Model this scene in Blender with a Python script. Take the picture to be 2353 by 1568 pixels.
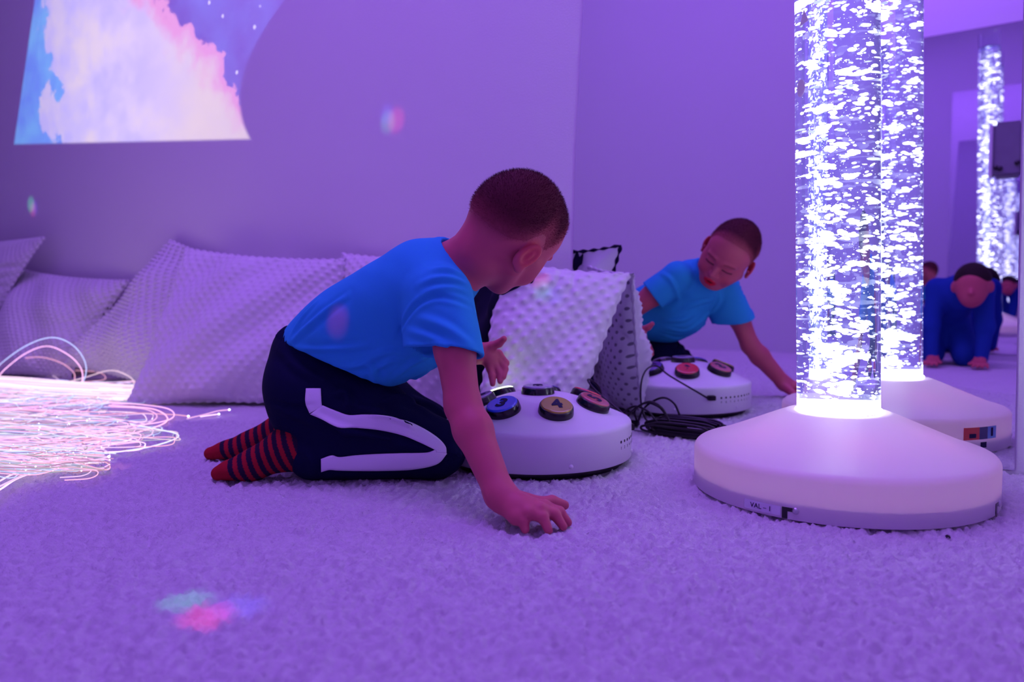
import bpy, bmesh, math, random
import numpy as np
from mathutils import Vector, Matrix
from mathutils.bvhtree import BVHTree

# ------------------------------------------------------------------ clearing
for o in list(bpy.data.objects):
    bpy.data.objects.remove(o, do_unlink=True)
random.seed(4)
RNG = np.random.default_rng(11)
SC = bpy.context.scene
COL = SC.collection

# ------------------------------------------------------------------ camera
EYE = np.array([0.0, 0.0, 0.35])
PITCH, ROLL, FPX = -0.0676, -0.0091, 1734.6
_fw = np.array([0, math.cos(PITCH), math.sin(PITCH)])
_up0 = np.array([0, -math.sin(PITCH), math.cos(PITCH)])
_r0 = np.array([1.0, 0, 0])
_rt = math.cos(ROLL) * _r0 + math.sin(ROLL) * _up0
_up = -math.sin(ROLL) * _r0 + math.cos(ROLL) * _up0
cam_d = bpy.data.cameras.new('camera')
cam = bpy.data.objects.new('camera', cam_d)
COL.objects.link(cam)
cam.matrix_world = Matrix(((_rt[0], _up[0], -_fw[0], EYE[0]), (_rt[1], _up[1], -_fw[1], EYE[1]),
                           (_rt[2], _up[2], -_fw[2], EYE[2]), (0, 0, 0, 1)))
cam_d.sensor_width = 36.0
cam_d.lens = FPX / 2353 * 36.0
cam_d.clip_start = 0.02
cam_d.dof.use_dof = True
cam_d.dof.focus_distance = 1.3
cam_d.dof.aperture_fstop = 3.2
SC.camera = cam

# ------------------------------------------------------------------ world, exposure, room axes
SC.view_settings.view_transform = 'Standard'
SC.view_settings.look = 'None'
SC.view_settings.exposure = 0.0
SC.view_settings.gamma = 1.0
SC.view_settings.use_curve_mapping = False
w = bpy.data.worlds.new('world')
SC.world = w
w.use_nodes = True
w.node_tree.nodes['Background'].inputs[0].default_value = (0.03, 0.012, 0.09, 1)
w.node_tree.nodes['Background'].inputs[1].default_value = 0.3
cy = SC.cycles
cy.max_bounces = 16
cy.diffuse_bounces = 4
cy.glossy_bounces = 8
cy.transmission_bounces = 14
cy.transparent_max_bounces = 12
cy.sample_clamp_indirect = 6.0
cy.caustics_reflective = True
cy.caustics_refractive = True
cy.use_denoising = True

# the mirror wall runs obliquely: N points into that wall, EX runs along it to the right
N = np.array([0.56945, 0.82203, 0.0])
EX = np.array([0.82203, -0.56945, 0.0])
DW = 1.69383          # distance of the mirror wall from the origin, along N
DO = -0.80675         # the opposite wall
ROOM_L, ROOM_R, ROOM_H = -6.4, 0.75, 3.2


def RW(e, dm, z):     # room point: e along the mirror wall, dm in front of it, height z
    return EX * e + N * (DW - dm) + np.array([0, 0, z])


def pray(x, y):       # direction through a point of the photograph
    v = _fw + _rt * (x - 1176.5) / FPX - _up * (y - 784.0) / FPX
    return v / np.linalg.norm(v)


def atz(x, y, z):
    v = pray(x, y)
    return EYE + v * ((z - EYE[2]) / v[2])


def atd(x, y, dm):
    v = pray(x, y)
    return EYE + v * ((DW - dm - EYE @ N) / (v @ N))


# ------------------------------------------------------------------ lights of the room
def aim(o, loc, target):
    d = Vector(target) - Vector(loc)
    o.rotation_euler = d.to_track_quat('-Z', 'Y').to_euler()
    o.location = Vector(loc)


def area(name, loc, target, sx, sy, power, color):
    l = bpy.data.lights.new(name, 'AREA')
    l.shape = 'RECTANGLE'; l.size = sx; l.size_y = sy; l.energy = power; l.color = color
    o = bpy.data.objects.new(name, l); COL.objects.link(o); aim(o, loc, target)
    return o


VIOLET = (0.385, 0.14, 1.0)
c = RW(-1.15, 0.95, ROOM_H - 0.04)
lp = area('violet_ceiling_light', c, c - np.array([0, 0, 1]), 2.8, 1.2, 65.0, VIOLET)
lp.rotation_euler = (0, 0, math.atan2(EX[1], EX[0]))


def beam(name, src, target, radius, power, color, blend=1.0):
    l = bpy.data.lights.new(name, 'SPOT')
    d = np.linalg.norm(np.array(target) - np.array(src))
    l.spot_size = 2 * math.atan(radius / d); l.spot_blend = blend
    l.energy = power; l.color = color; l.shadow_soft_size = 0.004
    o = bpy.data.objects.new(name, l); COL.objects.link(o); aim(o, src, target)


PARTY = np.array([-0.75, 0.15, 2.3])
R_, G_, B_ = (1, 0.02, 0.06), (0.02, 1, 0.3), (0.05, 0.12, 1)
for nm, t, r, k, colr in [
    ('a', atd(910, 276, 0), 0.045, 7.0, R_), ('a', atd(891, 281, 0), 0.040, 3.5, G_), ('a', atd(889, 262, 0), 0.036, 5.0, B_),
    ('b', atd(71, 470, 0), 0.045, 7.0, G_), ('b', atd(76, 482, 0), 0.04, 6.0, R_), ('b', atd(80, 478, 0), 0.04, 6.0, B_),
    ('c', atd(1233, 701, 0.15), 0.030, 8.0, R_), ('c', atd(1236, 732, 0.15), 0.028, 5.0, G_), ('c', atd(1268, 722, 0.15), 0.028, 6.0, B_),
    ('d', np.array([-0.303, 1.345, 0.285]), 0.030, 40.0, (1.0, 0.0, 0.0)),
    ('e', atz(425, 1379, 0), 0.037, 7.0, G_), ('e', atz(472, 1411, 0), 0.037, 13.0, R_), ('e', atz(545, 1389, 0), 0.039, 9.0, B_),
    ('f', atz(270, 1072, 0), 0.03, 4.0, (1, 0.25, 0.1)),
]:
    src = {'c': np.array([0.3, -0.2, 2.3]), 'a': RW(-1.2, 2.3, 1.9), 'b': RW(-3.6, 2.3, 1.9), 'd': np.array([-0.6, -0.35, 1.6])}.get(nm, PARTY)
    beam('party_light', src, t, r, k * 12.0, colr)


def projector():
    # picture thrown on the wall by a projector on the opposite wall; its beam is cut by a curved shade at the right
    e0, z0, dist = -3.1, 1.15, 2.3
    l = bpy.data.lights.new('projector_beam', 'SPOT')
    l.spot_size = math.radians(88); l.spot_blend = 0.0; l.energy = 190; l.shadow_soft_size = 0.0
    o = bpy.data.objects.new('projector_beam', l); COL.objects.link(o)
    aim(o, RW(e0, dist, z0), RW(e0, 0, z0))
    l.use_nodes = True
    nt = l.node_tree; nt.nodes.clear()
    out = nt.nodes.new('ShaderNodeOutputLight'); em = nt.nodes.new('ShaderNodeEmission')
    nt.links.new(em.outputs[0], out.inputs[0])
    tc = nt.nodes.new('ShaderNodeTexCoord'); sp = nt.nodes.new('ShaderNodeSeparateXYZ')
    nt.links.new(tc.outputs['Normal'], sp.inputs[0])

    def M(op, a, b=None, c=None, clamp=False):
        n = nt.nodes.new('ShaderNodeMath'); n.operation = op; n.use_clamp = clamp
        for i, v in enumerate((a, b, c)):
            if v is None: continue
            if hasattr(v, 'is_output') or hasattr(v, 'links'): nt.links.new(v, n.inputs[i])
            else: n.inputs[i].default_value = v
        return n.outputs[0]
    az = M('ABSOLUTE', sp.outputs[2])
    U = M('MULTIPLY', M('DIVIDE', sp.outputs[0], az), dist)        # metres on the wall, to the right
    V = M('MULTIPLY', M('DIVIDE', sp.outputs[1], az), dist)        # metres up
    U = M('ADD', U, e0); V = M('ADD', V, z0)

    def step(x, w=0.012):
        return M('MULTIPLY_ADD', x, 1 / w, 0.5, True)
    # edges: bottom line, left line, right curve
    bot = step(M('SUBTRACT', V, M('MULTIPLY_ADD', U, -0.1054, 0.6466)))
    lef = step(M('SUBTRACT', U, M('MULTIPLY_ADD', V, 0.465, -4.616)))
    dv = M('SUBTRACT', V, 1.02)
    rig = step(M('SUBTRACT', M('ADD', M('MULTIPLY_ADD', M('MULTIPLY', dv, dv), 2.9, -2.335), 0.0), U), 0.02)
    mask = M('MULTIPLY', M('MULTIPLY', bot, lef), rig)
    cv = nt.nodes.new('ShaderNodeCombineXYZ')
    nt.links.new(U, cv.inputs[0]); nt.links.new(V, cv.inputs[1])

    def noise(scale, off, det=6, rough=0.6):
        mp = nt.nodes.new('ShaderNodeVectorMath'); mp.operation = 'ADD'; mp.inputs[1].default_value = off
        nt.links.new(cv.outputs[0], mp.inputs[0])
        n = nt.nodes.new('ShaderNodeTexNoise'); n.inputs['Scale'].default_value = scale
        n.inputs['Detail'].default_value = det; n.inputs['Roughness'].default_value = rough
        nt.links.new(mp.outputs[0], n.inputs['Vector'])
        return n.outputs['Fac']

    def mix(f, a, b):
        n = nt.nodes.new('ShaderNodeMix'); n.data_type = 'RGBA'
        nt.links.new(f, n.inputs['Factor'])
        for i, v in ((6, a), (7, b)):
            if isinstance(v, tuple): n.inputs[i].default_value = (*v, 1)
            else: nt.links.new(v, n.inputs[i])
        return n.outputs[2]
    cr = step(M('SUBTRACT', M('ADD', U, 2.95), M('MULTIPLY', noise(5.0, (2.0, 3.0, 8.0)), 0.3)), 0.5)
    n1 = noise(3.4, (3.1, 1.7, 0.2)); n2 = noise(4.5, (8.0, 2.0, 1.0)); n3 = noise(7.0, (1.0, 9.0, 4.0)); n4 = noise(3.3, (5.0, 5.0, 2.0), 3)
    blue = mix(step(M('SUBTRACT', n4, 0.5), 0.3), (0.03, 0.28, 1.0), (0.10, 0.62, 1.0))
    cream = mix(step(M('SUBTRACT', n2, 0.52), 0.25), (0.62, 0.62, 1.0), (0.95, 0.86, 0.72))
    # position of the left blue/cream border and of the upper right starfield border
    lb = M('SUBTRACT', M('SUBTRACT', U, -3.72), M('MULTIPLY', M('SUBTRACT', n1, 0.5), 0.95))
    lb = M('ADD', lb, -0.01)
    cream = mix(M('MULTIPLY', cr, 0.8), cream, (1.0, 0.88, 0.42))
    colr = mix(step(lb, 0.02), blue, cream)
    sky = M('SUBTRACT', M('ADD', M('MULTIPLY', U, 0.86), V), -0.93)
    sky = M('ADD', sky, M('MULTIPLY', M('SUBTRACT', n3, 0.5), 0.45))
    pink = mix(step(M('ADD', sky, 0.10), 0.12), colr, (1.0, 0.42, 0.50))
    dark = mix(step(M('SUBTRACT', n4, 0.48), 0.3), (0.03, 0.03, 0.22), (0.06, 0.16, 0.55))
    colr = mix(step(sky, 0.02), pink, dark)
    vo = nt.nodes.new('ShaderNodeTexVoronoi'); vo.inputs['Scale'].default_value = 13
    nt.links.new(cv.outputs[0], vo.inputs['Vector'])
    star = M('MULTIPLY', step(M('SUBTRACT', 0.095, vo.outputs['Distance']), 0.05), step(sky, 0.02))
    colr = mix(star, colr, (1, 1, 1))
    nt.links.new(colr, em.inputs['Color'])
    nt.links.new(M('MULTIPLY', mask, 1.0), em.inputs['Strength'])


projector()


# ------------------------------------------------------------------ materials
def mat(name, color, rough=0.6, spec=0.3, noise=None, bump=None, coat=0.0, metallic=0.0, sss=0.0, sheen=0.0, attr=None, emit=None):
    m = bpy.data.materials.new(name); m.use_nodes = True
    nt = m.node_tree; b = nt.nodes['Principled BSDF']
    b.inputs['Base Color'].default_value = (*color, 1)
    b.inputs['Roughness'].default_value = rough
    b.inputs['Specular IOR Level'].default_value = spec
    b.inputs['Metallic'].default_value = metallic
    b.inputs['Coat Weight'].default_value = coat
    if sheen:
        b.inputs['Sheen Weight'].default_value = sheen
    if sss:
        b.inputs['Subsurface Weight'].default_value = sss
        b.inputs['Subsurface Radius'].default_value = (1.0, 0.35, 0.25)
        b.inputs['Subsurface Scale'].default_value = 0.006
    if emit:
        b.inputs['Emission Color'].default_value = (*emit[0], 1); b.inputs['Emission Strength'].default_value = emit[1]
    tc = nt.nodes.new('ShaderNodeTexCoord')
    src = None
    if attr:
        a = nt.nodes.new('ShaderNodeAttribute'); a.attribute_name = attr
        nt.links.new(a.outputs['Color'], b.inputs['Base Color']); src = a.outputs['Color']
    if noise:
        n = nt.nodes.new('ShaderNodeTexNoise'); n.inputs['Scale'].default_value = noise[0]; n.inputs['Detail'].default_value = 4
        nt.links.new(tc.outputs['Object'], n.inputs['Vector'])
        mx = nt.nodes.new('ShaderNodeMix'); mx.data_type = 'RGBA'; mx.blend_type = 'MULTIPLY'
        mx.inputs['Factor'].default_value = noise[1]
        if src: nt.links.new(src, mx.inputs[6])
        else: mx.inputs[6].default_value = (*color, 1)
        nt.links.new(n.outputs['Fac'], mx.inputs[7]); nt.links.new(mx.outputs[2], b.inputs['Base Color'])
    if bump:
        n = nt.nodes.new('ShaderNodeTexNoise'); n.inputs['Scale'].default_value = bump[0]; n.inputs['Detail'].default_value = 3
        nt.links.new(tc.outputs['Object'], n.inputs['Vector'])
        bp = nt.nodes.new('ShaderNodeBump'); bp.inputs['Strength'].default_value = bump[1]; bp.inputs['Distance'].default_value = bump[2]
        nt.links.new(n.outputs['Fac'], bp.inputs['Height']); nt.links.new(bp.outputs[0], b.inputs['Normal'])
    return m


def glow(name, color, strength, attr=None):
    m = bpy.data.materials.new(name); m.use_nodes = True
    nt = m.node_tree; nt.nodes.clear()
    out = nt.nodes.new('ShaderNodeOutputMaterial'); e = nt.nodes.new('ShaderNodeEmission')
    e.inputs[0].default_value = (*color, 1); e.inputs[1].default_value = strength
    if attr:
        a = nt.nodes.new('ShaderNodeAttribute'); a.attribute_name = attr
        nt.links.new(a.outputs['Color'], e.inputs[0])
    nt.links.new(e.outputs[0], out.inputs[0])
    return m


def glass(name, color, ior, rough=0.0, haze=None):
    m = bpy.data.materials.new(name); m.use_nodes = True
    nt = m.node_tree; nt.nodes.clear()
    out = nt.nodes.new('ShaderNodeOutputMaterial'); g = nt.nodes.new('ShaderNodeBsdfGlass')
    g.inputs['Color'].default_value = (*color, 1); g.inputs['IOR'].default_value = ior; g.inputs['Roughness'].default_value = rough
    nt.links.new(g.outputs[0], out.inputs[0])
    if haze:      # lamp light scattered in the water, put in as faint emission
        e = nt.nodes.new('ShaderNodeEmission'); e.inputs[0].default_value = (*haze[0], 1); e.inputs[1].default_value = haze[1]
        nt.links.new(e.outputs[0], out.inputs['Volume'])
    return m


def mirror_mat():
    m = bpy.data.materials.new('mirror_silver'); m.use_nodes = True
    nt = m.node_tree; nt.nodes.clear()
    out = nt.nodes.new('ShaderNodeOutputMaterial'); g = nt.nodes.new('ShaderNodeBsdfGlossy')
    g.inputs['Color'].default_value = (0.84, 0.82, 0.90, 1); g.inputs['Roughness'].default_value = 0.0
    nt.links.new(g.outputs[0], out.inputs[0])
    return m


def minky_mat(name, dots):
    # plush cloth; the flat reverse shows grey dots on a diamond lattice (uv in lattice units)
    m = mat(name, (0.72, 0.70, 0.74), 0.9, 0.1, bump=(700, 0.5, 0.0015), sheen=0.3)
    if dots:
        nt = m.node_tree; b = nt.nodes['Principled BSDF']
        uv = nt.nodes.new('ShaderNodeUVMap')
        outs = []
        for off in (0.0, 0.5):
            a = nt.nodes.new('ShaderNodeVectorMath'); a.operation = 'ADD'; a.inputs[1].default_value = (off, off, 0)
            f = nt.nodes.new('ShaderNodeVectorMath'); f.operation = 'FRACTION'
            s = nt.nodes.new('ShaderNodeVectorMath'); s.operation = 'SUBTRACT'; s.inputs[1].default_value = (0.5, 0.5, 0)
            l = nt.nodes.new('ShaderNodeVectorMath'); l.operation = 'LENGTH'
            nt.links.new(uv.outputs[0], a.inputs[0]); nt.links.new(a.outputs[0], f.inputs[0])
            nt.links.new(f.outputs[0], s.inputs[0]); nt.links.new(s.outputs[0], l.inputs[0]); outs.append(l.outputs['Value'])
        mn = nt.nodes.new('ShaderNodeMath'); mn.operation = 'MINIMUM'
        nt.links.new(outs[0], mn.inputs[0]); nt.links.new(outs[1], mn.inputs[1])
        r = nt.nodes.new('ShaderNodeMapRange'); r.inputs[1].default_value = 0.125; r.inputs[2].default_value = 0.16
        nt.links.new(mn.outputs[0], r.inputs[0])
        mx = nt.nodes.new('ShaderNodeMix'); mx.data_type = 'RGBA'
        mx.inputs[6].default_value = (0.25, 0.24, 0.28, 1); mx.inputs[7].default_value = (0.74, 0.72, 0.76, 1)
        nt.links.new(r.outputs[0], mx.inputs['Factor']); nt.links.new(mx.outputs[2], b.inputs['Base Color'])
    return m


def shell_mat():
    # translucent white plastic lamp housing
    m = bpy.data.materials.new('lamp_plastic'); m.use_nodes = True
    nt = m.node_tree; b = nt.nodes['Principled BSDF']; out = nt.nodes['Material Output']
    b.inputs['Base Color'].default_value = (0.78, 0.74, 0.78, 1); b.inputs['Roughness'].default_value = 0.32
    b.inputs['Specular IOR Level'].default_value = 0.4
    n = nt.nodes.new('ShaderNodeTexNoise'); n.inputs['Scale'].default_value = 420
    bp = nt.nodes.new('ShaderNodeBump'); bp.inputs['Strength'].default_value = 0.12; bp.inputs['Distance'].default_value = 0.001
    nt.links.new(n.outputs['Fac'], bp.inputs['Height']); nt.links.new(bp.outputs[0], b.inputs['Normal'])
    t = nt.nodes.new('ShaderNodeBsdfTranslucent'); t.inputs[0].default_value = (0.8, 0.7, 0.72, 1)
    mx = nt.nodes.new('ShaderNodeMixShader'); mx.inputs[0].default_value = 0.3
    nt.links.new(b.outputs[0], mx.inputs[1]); nt.links.new(t.outputs[0], mx.inputs[2]); nt.links.new(mx.outputs[0], out.inputs[0])
    return m


MT = {
    'wall_dim': mat('wall_paint_dimmed', (0.60, 0.57, 0.64), 0.85, 0.2, bump=(260, 0.25, 0.002)),  # darker copy of the wall paint, stands in for dimmer light opposite
    'wall': mat('wall_paint', (0.74, 0.73, 0.76), 0.85, 0.2, bump=(260, 0.25, 0.002)),
    'carpet': mat('carpet_wool', (0.86, 0.84, 0.87), 0.95, 0.05, noise=(120, 0.25), bump=(800, 0.9, 0.003)),
    'plaster': mat('ceiling_plaster', (0.7, 0.7, 0.72), 0.9, 0.1, bump=(200, 0.2, 0.002)),
    'door': mat('door_paint', (0.48, 0.46, 0.52), 0.6, 0.3, bump=(90, 0.1, 0.002)),
    'mirror': mirror_mat(),
    'mirror_edge': mat('mirror_edge', (0.16, 0.14, 0.22), 0.4, 0.4, noise=(30, 0.2)),
    'minky': minky_mat('minky_front', False), 'minky_back': minky_mat('minky_dotted', True),
    'navy_cloth': mat('navy_cloth', (0.012, 0.012, 0.035), 0.9, 0.1, bump=(500, 0.4, 0.001)),
    'shell': shell_mat(),
    'tray': mat('lamp_tray', (0.7, 0.68, 0.74), 0.5, 0.3, noise=(40, 0.1)),
    'box_white': mat('box_plastic', (0.72, 0.69, 0.75), 0.38, 0.35, bump=(500, 0.15, 0.0008)),
    'black': mat('black_plastic', (0.008, 0.008, 0.011), 0.22, 0.5, noise=(50, 0.2)),
    'rubber': mat('black_rubber', (0.012, 0.011, 0.014), 0.45, 0.4, noise=(60, 0.2)),
    'steel': mat('screw_steel', (0.6, 0.6, 0.62), 0.3, 0.5, metallic=1.0, noise=(80, 0.2)),
    'paper': mat('label_paper', (0.7, 0.68, 0.76), 0.6, 0.3, noise=(60, 0.08)),
    'ink': mat('ink', (0.02, 0.02, 0.06), 0.7, 0.2, noise=(60, 0.1)),
    'acrylic': glass('acrylic', (0.97, 0.98, 1.0), 1.49),
    'water': glass('water', (0.95, 0.96, 1.0), 1.333 / 1.49, haze=((0.25, 0.33, 1.0), 1.8)),
    'foot_glow': glow('foot_glow', (0.86, 0.88, 1.0), 9.0),
    'bubble': glow('bubble_glow', (0.8, 0.85, 1), 1.0, 'tint'),
    'fibre': glow('fibre_glow', (1, 0.8, 1), 1.0, 'tint'),
    'skin': mat('skin', (0.75, 0.3, 0.22), 0.5, 0.3, attr='tint', sss=0.15, bump=(160, 0.08, 0.002)),
    'hair': mat('hair', (0.1, 0.05, 0.04), 0.75, 0.15, attr='tint', noise=(180, 0.25)),
    'shirt': mat('blue_jersey', (0.03, 0.35, 0.64), 0.9, 0.1, bump=(650, 0.25, 0.0008)),
    'trouser': mat('navy_jersey', (0.006, 0.008, 0.035), 0.95, 0.08, bump=(420, 0.35, 0.001)),
    'stripe': mat('pale_stripe', (0.84, 0.82, 0.88), 0.8, 0.15, bump=(300, 0.2, 0.0008)),
    'sock': mat('striped_knit', (0.5, 0.03, 0.05), 0.95, 0.05, attr='tint', bump=(500, 0.6, 0.001)),
    'figure_blue': mat('dark_blue_knit', (0.012, 0.05, 0.30), 0.9, 0.1, bump=(240, 0.3, 0.002)),
    'grey': mat('grey_plastic', (0.22, 0.2, 0.26), 0.5, 0.3, noise=(20, 0.2)),
}


def button_mat(name, colr, strength=0.0):
    return mat(name, colr, 0.25, 0.5, noise=(60, 0.12), coat=0.6, emit=(colr, strength) if strength else None)


# ------------------------------------------------------------------ object helpers
def link(name, me, m=None, parent=None, smooth=True):
    o = bpy.data.objects.new(name, me); COL.objects.link(o)
    if m is not None:
        for k in (m if isinstance(m, (list, tuple)) else [m]):
            me.materials.append(k)
    if smooth and len(me.polygons):
        me.polygons.foreach_set('use_smooth', np.ones(len(me.polygons), bool))
    if parent is not None:
        o.parent = parent
        o.matrix_parent_inverse = Matrix.Translation(-Vector(parent.location)) if parent.rotation_euler[:] == (0, 0, 0) else parent.matrix_basis.inverted()
    return o


def mesh_np(name, V, Q, tint=None):
    me = bpy.data.meshes.new(name)
    V = np.asarray(V, np.float32); Q = np.asarray(Q, np.int32)
    k = Q.shape[1]
    me.vertices.add(len(V)); me.vertices.foreach_set('co', V.ravel())
    me.loops.add(Q.size); me.loops.foreach_set('vertex_index', Q.ravel())
    me.polygons.add(len(Q)); me.polygons.foreach_set('loop_start', np.arange(0, Q.size, k, dtype=np.int32))
    me.update(calc_edges=True)
    if tint is not None:
        a = me.color_attributes.new('tint', 'FLOAT_COLOR', 'POINT')
        a.data.foreach_set('color', np.concatenate([tint, np.ones((len(tint), 1))], 1).astype(np.float32).ravel())
    me.validate()
    return me


def empty(name, loc, label, cat, group=None, kind=None):
    o = bpy.data.objects.new(name, None); COL.objects.link(o); o.location = Vector(loc); o.empty_display_size = 0.05
    return tag(o, label, cat, group, kind)


def tag(o, label, cat, group=None, kind=None):
    o['label'] = label; o['category'] = cat
    if group: o['group'] = group
    if kind: o['kind'] = kind
    return o


def struct(o):
    o['kind'] = 'structure'
    return o


def bm_obj(name, bm, m, parent=None, smooth=False):
    me = bpy.data.meshes.new(name); bm.normal_update(); bm.to_mesh(me); bm.free()
    return link(name, me, m, parent, smooth)


def slab(name, P, X, Y, Z, m, parent=None, bevel=0.0):
    # box spanning P + [0,1]X + [0,1]Y + [0,1]Z
    P, X, Y, Z = (np.array(a, float) for a in (P, X, Y, Z))
    bm = bmesh.new()
    vs = [bm.verts.new(P + X * i + Y * j + Z * k) for k in (0, 1) for j in (0, 1) for i in (0, 1)]
    for f in ((0, 1, 3, 2), (4, 6, 7, 5), (0, 4, 5, 1), (2, 3, 7, 6), (0, 2, 6, 4), (1, 5, 7, 3)):
        bm.faces.new([vs[i] for i in f])
    bmesh.ops.recalc_face_normals(bm, faces=bm.faces)
    if bevel:
        bmesh.ops.bevel(bm, geom=bm.edges[:], offset=bevel, segments=2, affect='EDGES')
    return bm_obj(name, bm, m, parent)


def lathe_np(prof, n=96, axis=None, origin=(0, 0, 0), closed_top=False, closed_bot=False):
    prof = np.array(prof, float); th = np.linspace(0, 2 * math.pi, n, endpoint=False)
    V = np.stack([np.outer(prof[:, 0], np.cos(th)), np.outer(prof[:, 0], np.sin(th)), np.repeat(prof[:, 1][:, None], n, 1)], -1).reshape(-1, 3)
    if axis is not None:
        z = np.array(axis, float); z /= np.linalg.norm(z)
        x = np.cross([0, 1, 0], z); x /= np.linalg.norm(x); y = np.cross(z, x)
        V = V @ np.stack([x, y, z])
    V = V + np.array(origin)
    i = np.arange(len(prof) - 1)[:, None] * n; j = np.arange(n)[None]; j2 = (j + 1) % n
    Q = np.stack([i + j, i + j2, i + n + j2, i + n + j], -1).reshape(-1, 4)
    return V, Q


def lathe(name, prof, m, parent=None, n=96, axis=None, origin=(0, 0, 0), smooth=True):
    V, Q = lathe_np(prof, n, axis, origin)
    return link(name, mesh_np(name, V, Q), m, parent, smooth)


def parts_lathe(name, profs, m, parent, n, axis, origin):
    # several profiles with hard edges between them
    Vs, Qs, k = [], [], 0
    for p in profs:
        V, Q = lathe_np(p, n, axis, origin); Vs.append(V); Qs.append(Q + k); k += len(V)
    return link(name, mesh_np(name, np.concatenate(Vs), np.concatenate(Qs)), m, parent)


def sweep_np(P, r, k=8):
    P = np.asarray(P, float); n = len(P)
    r = np.full(n, r) if np.isscalar(r) else np.asarray(r)
    T = np.gradient(P, axis=0); T /= np.linalg.norm(T, axis=1)[:, None] + 1e-12
    up = np.array([0, 0, 1.0]); X = np.cross(T, up); bad = np.linalg.norm(X, axis=1) < 1e-3
    X[bad] = np.cross(T[bad], [1, 0, 0]); X /= np.linalg.norm(X, axis=1)[:, None]; Y = np.cross(X, T)
    th = np.linspace(0, 2 * math.pi, k, endpoint=False)
    V = P[:, None] + r[:, None, None] * (np.cos(th)[None, :, None] * X[:, None] + np.sin(th)[None, :, None] * Y[:, None])
    V = V.reshape(-1, 3)
    i = np.arange(n - 1)[:, None] * k; j = np.arange(k)[None]; j2 = (j + 1) % k
    Q = np.stack([i + j, i + j2, i + k + j2, i + k + j], -1).reshape(-1, 4)
    caps = []
    for base, c in ((0, P[0]), ((n - 1) * k, P[-1])):
        ci = len(V); V = np.concatenate([V, c[None]])
        for a in range(k):
            b = (a + 1) % k
            caps.append((ci, base + b, base + a, base + a) if base == 0 else (ci, base + a, base + b, base + b))
    return V, Q, caps


def spline(P, n=60, closed=False):
    P = np.asarray(P, float)
    if closed: P = np.concatenate([P[-1:], P, P[:2]])
    else: P = np.concatenate([2 * P[:1] - P[1:2], P, 2 * P[-1:] - P[-2:-1]])
    seg = len(P) - 3; t = np.linspace(0, seg, n); i = np.minimum(t.astype(int), seg - 1); f = (t - i)[:, None]
    p0, p1, p2, p3 = P[i], P[i + 1], P[i + 2], P[i + 3]
    return 0.5 * (2 * p1 + (p2 - p0) * f + (2 * p0 - 5 * p1 + 4 * p2 - p3) * f ** 2 + (3 * p1 - p0 - 3 * p2 + p3) * f ** 3)


def hose(name, P, r, m, parent=None, n=60, k=8, tint=None, raw=False):
    S = P if raw else spline(P, n)
    V, Q, caps = sweep_np(S, r, k)
    bm = bmesh.new()
    vs = [bm.verts.new(v) for v in V]
    for q in Q: bm.faces.new([vs[i] for i in q])
    for c_ in caps: bm.faces.new([vs[i] for i in c_[:3]])
    me = bpy.data.meshes.new(name); bm.to_mesh(me); bm.free()
    if tint is not None:
        a = me.color_attributes.new('tint', 'FLOAT_COLOR', 'POINT')
        a.data.foreach_set('color', np.tile(np.array([*tint, 1], np.float32), len(me.vertices)))
    return link(name, me, m, parent)


# ------------------------------------------------------------------ room shell
def value_noise(x, y, s, seed):
    g = np.random.default_rng(seed).random((257, 257)).astype(np.float32)
    u, v = x / s, y / s
    i, j = np.floor(u).astype(int), np.floor(v).astype(int)
    f, h = u - i, v - j
    f = f * f * (3 - 2 * f); h = h * h * (3 - 2 * h)
    a = g[i % 256, j % 256]; b = g[(i + 1) % 256, j % 256]; c_ = g[i % 256, (j + 1) % 256]; d = g[(i + 1) % 256, (j + 1) % 256]
    return (a * (1 - f) + b * f) * (1 - h) + (c_ * (1 - f) + d * f) * h - 0.5


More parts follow.
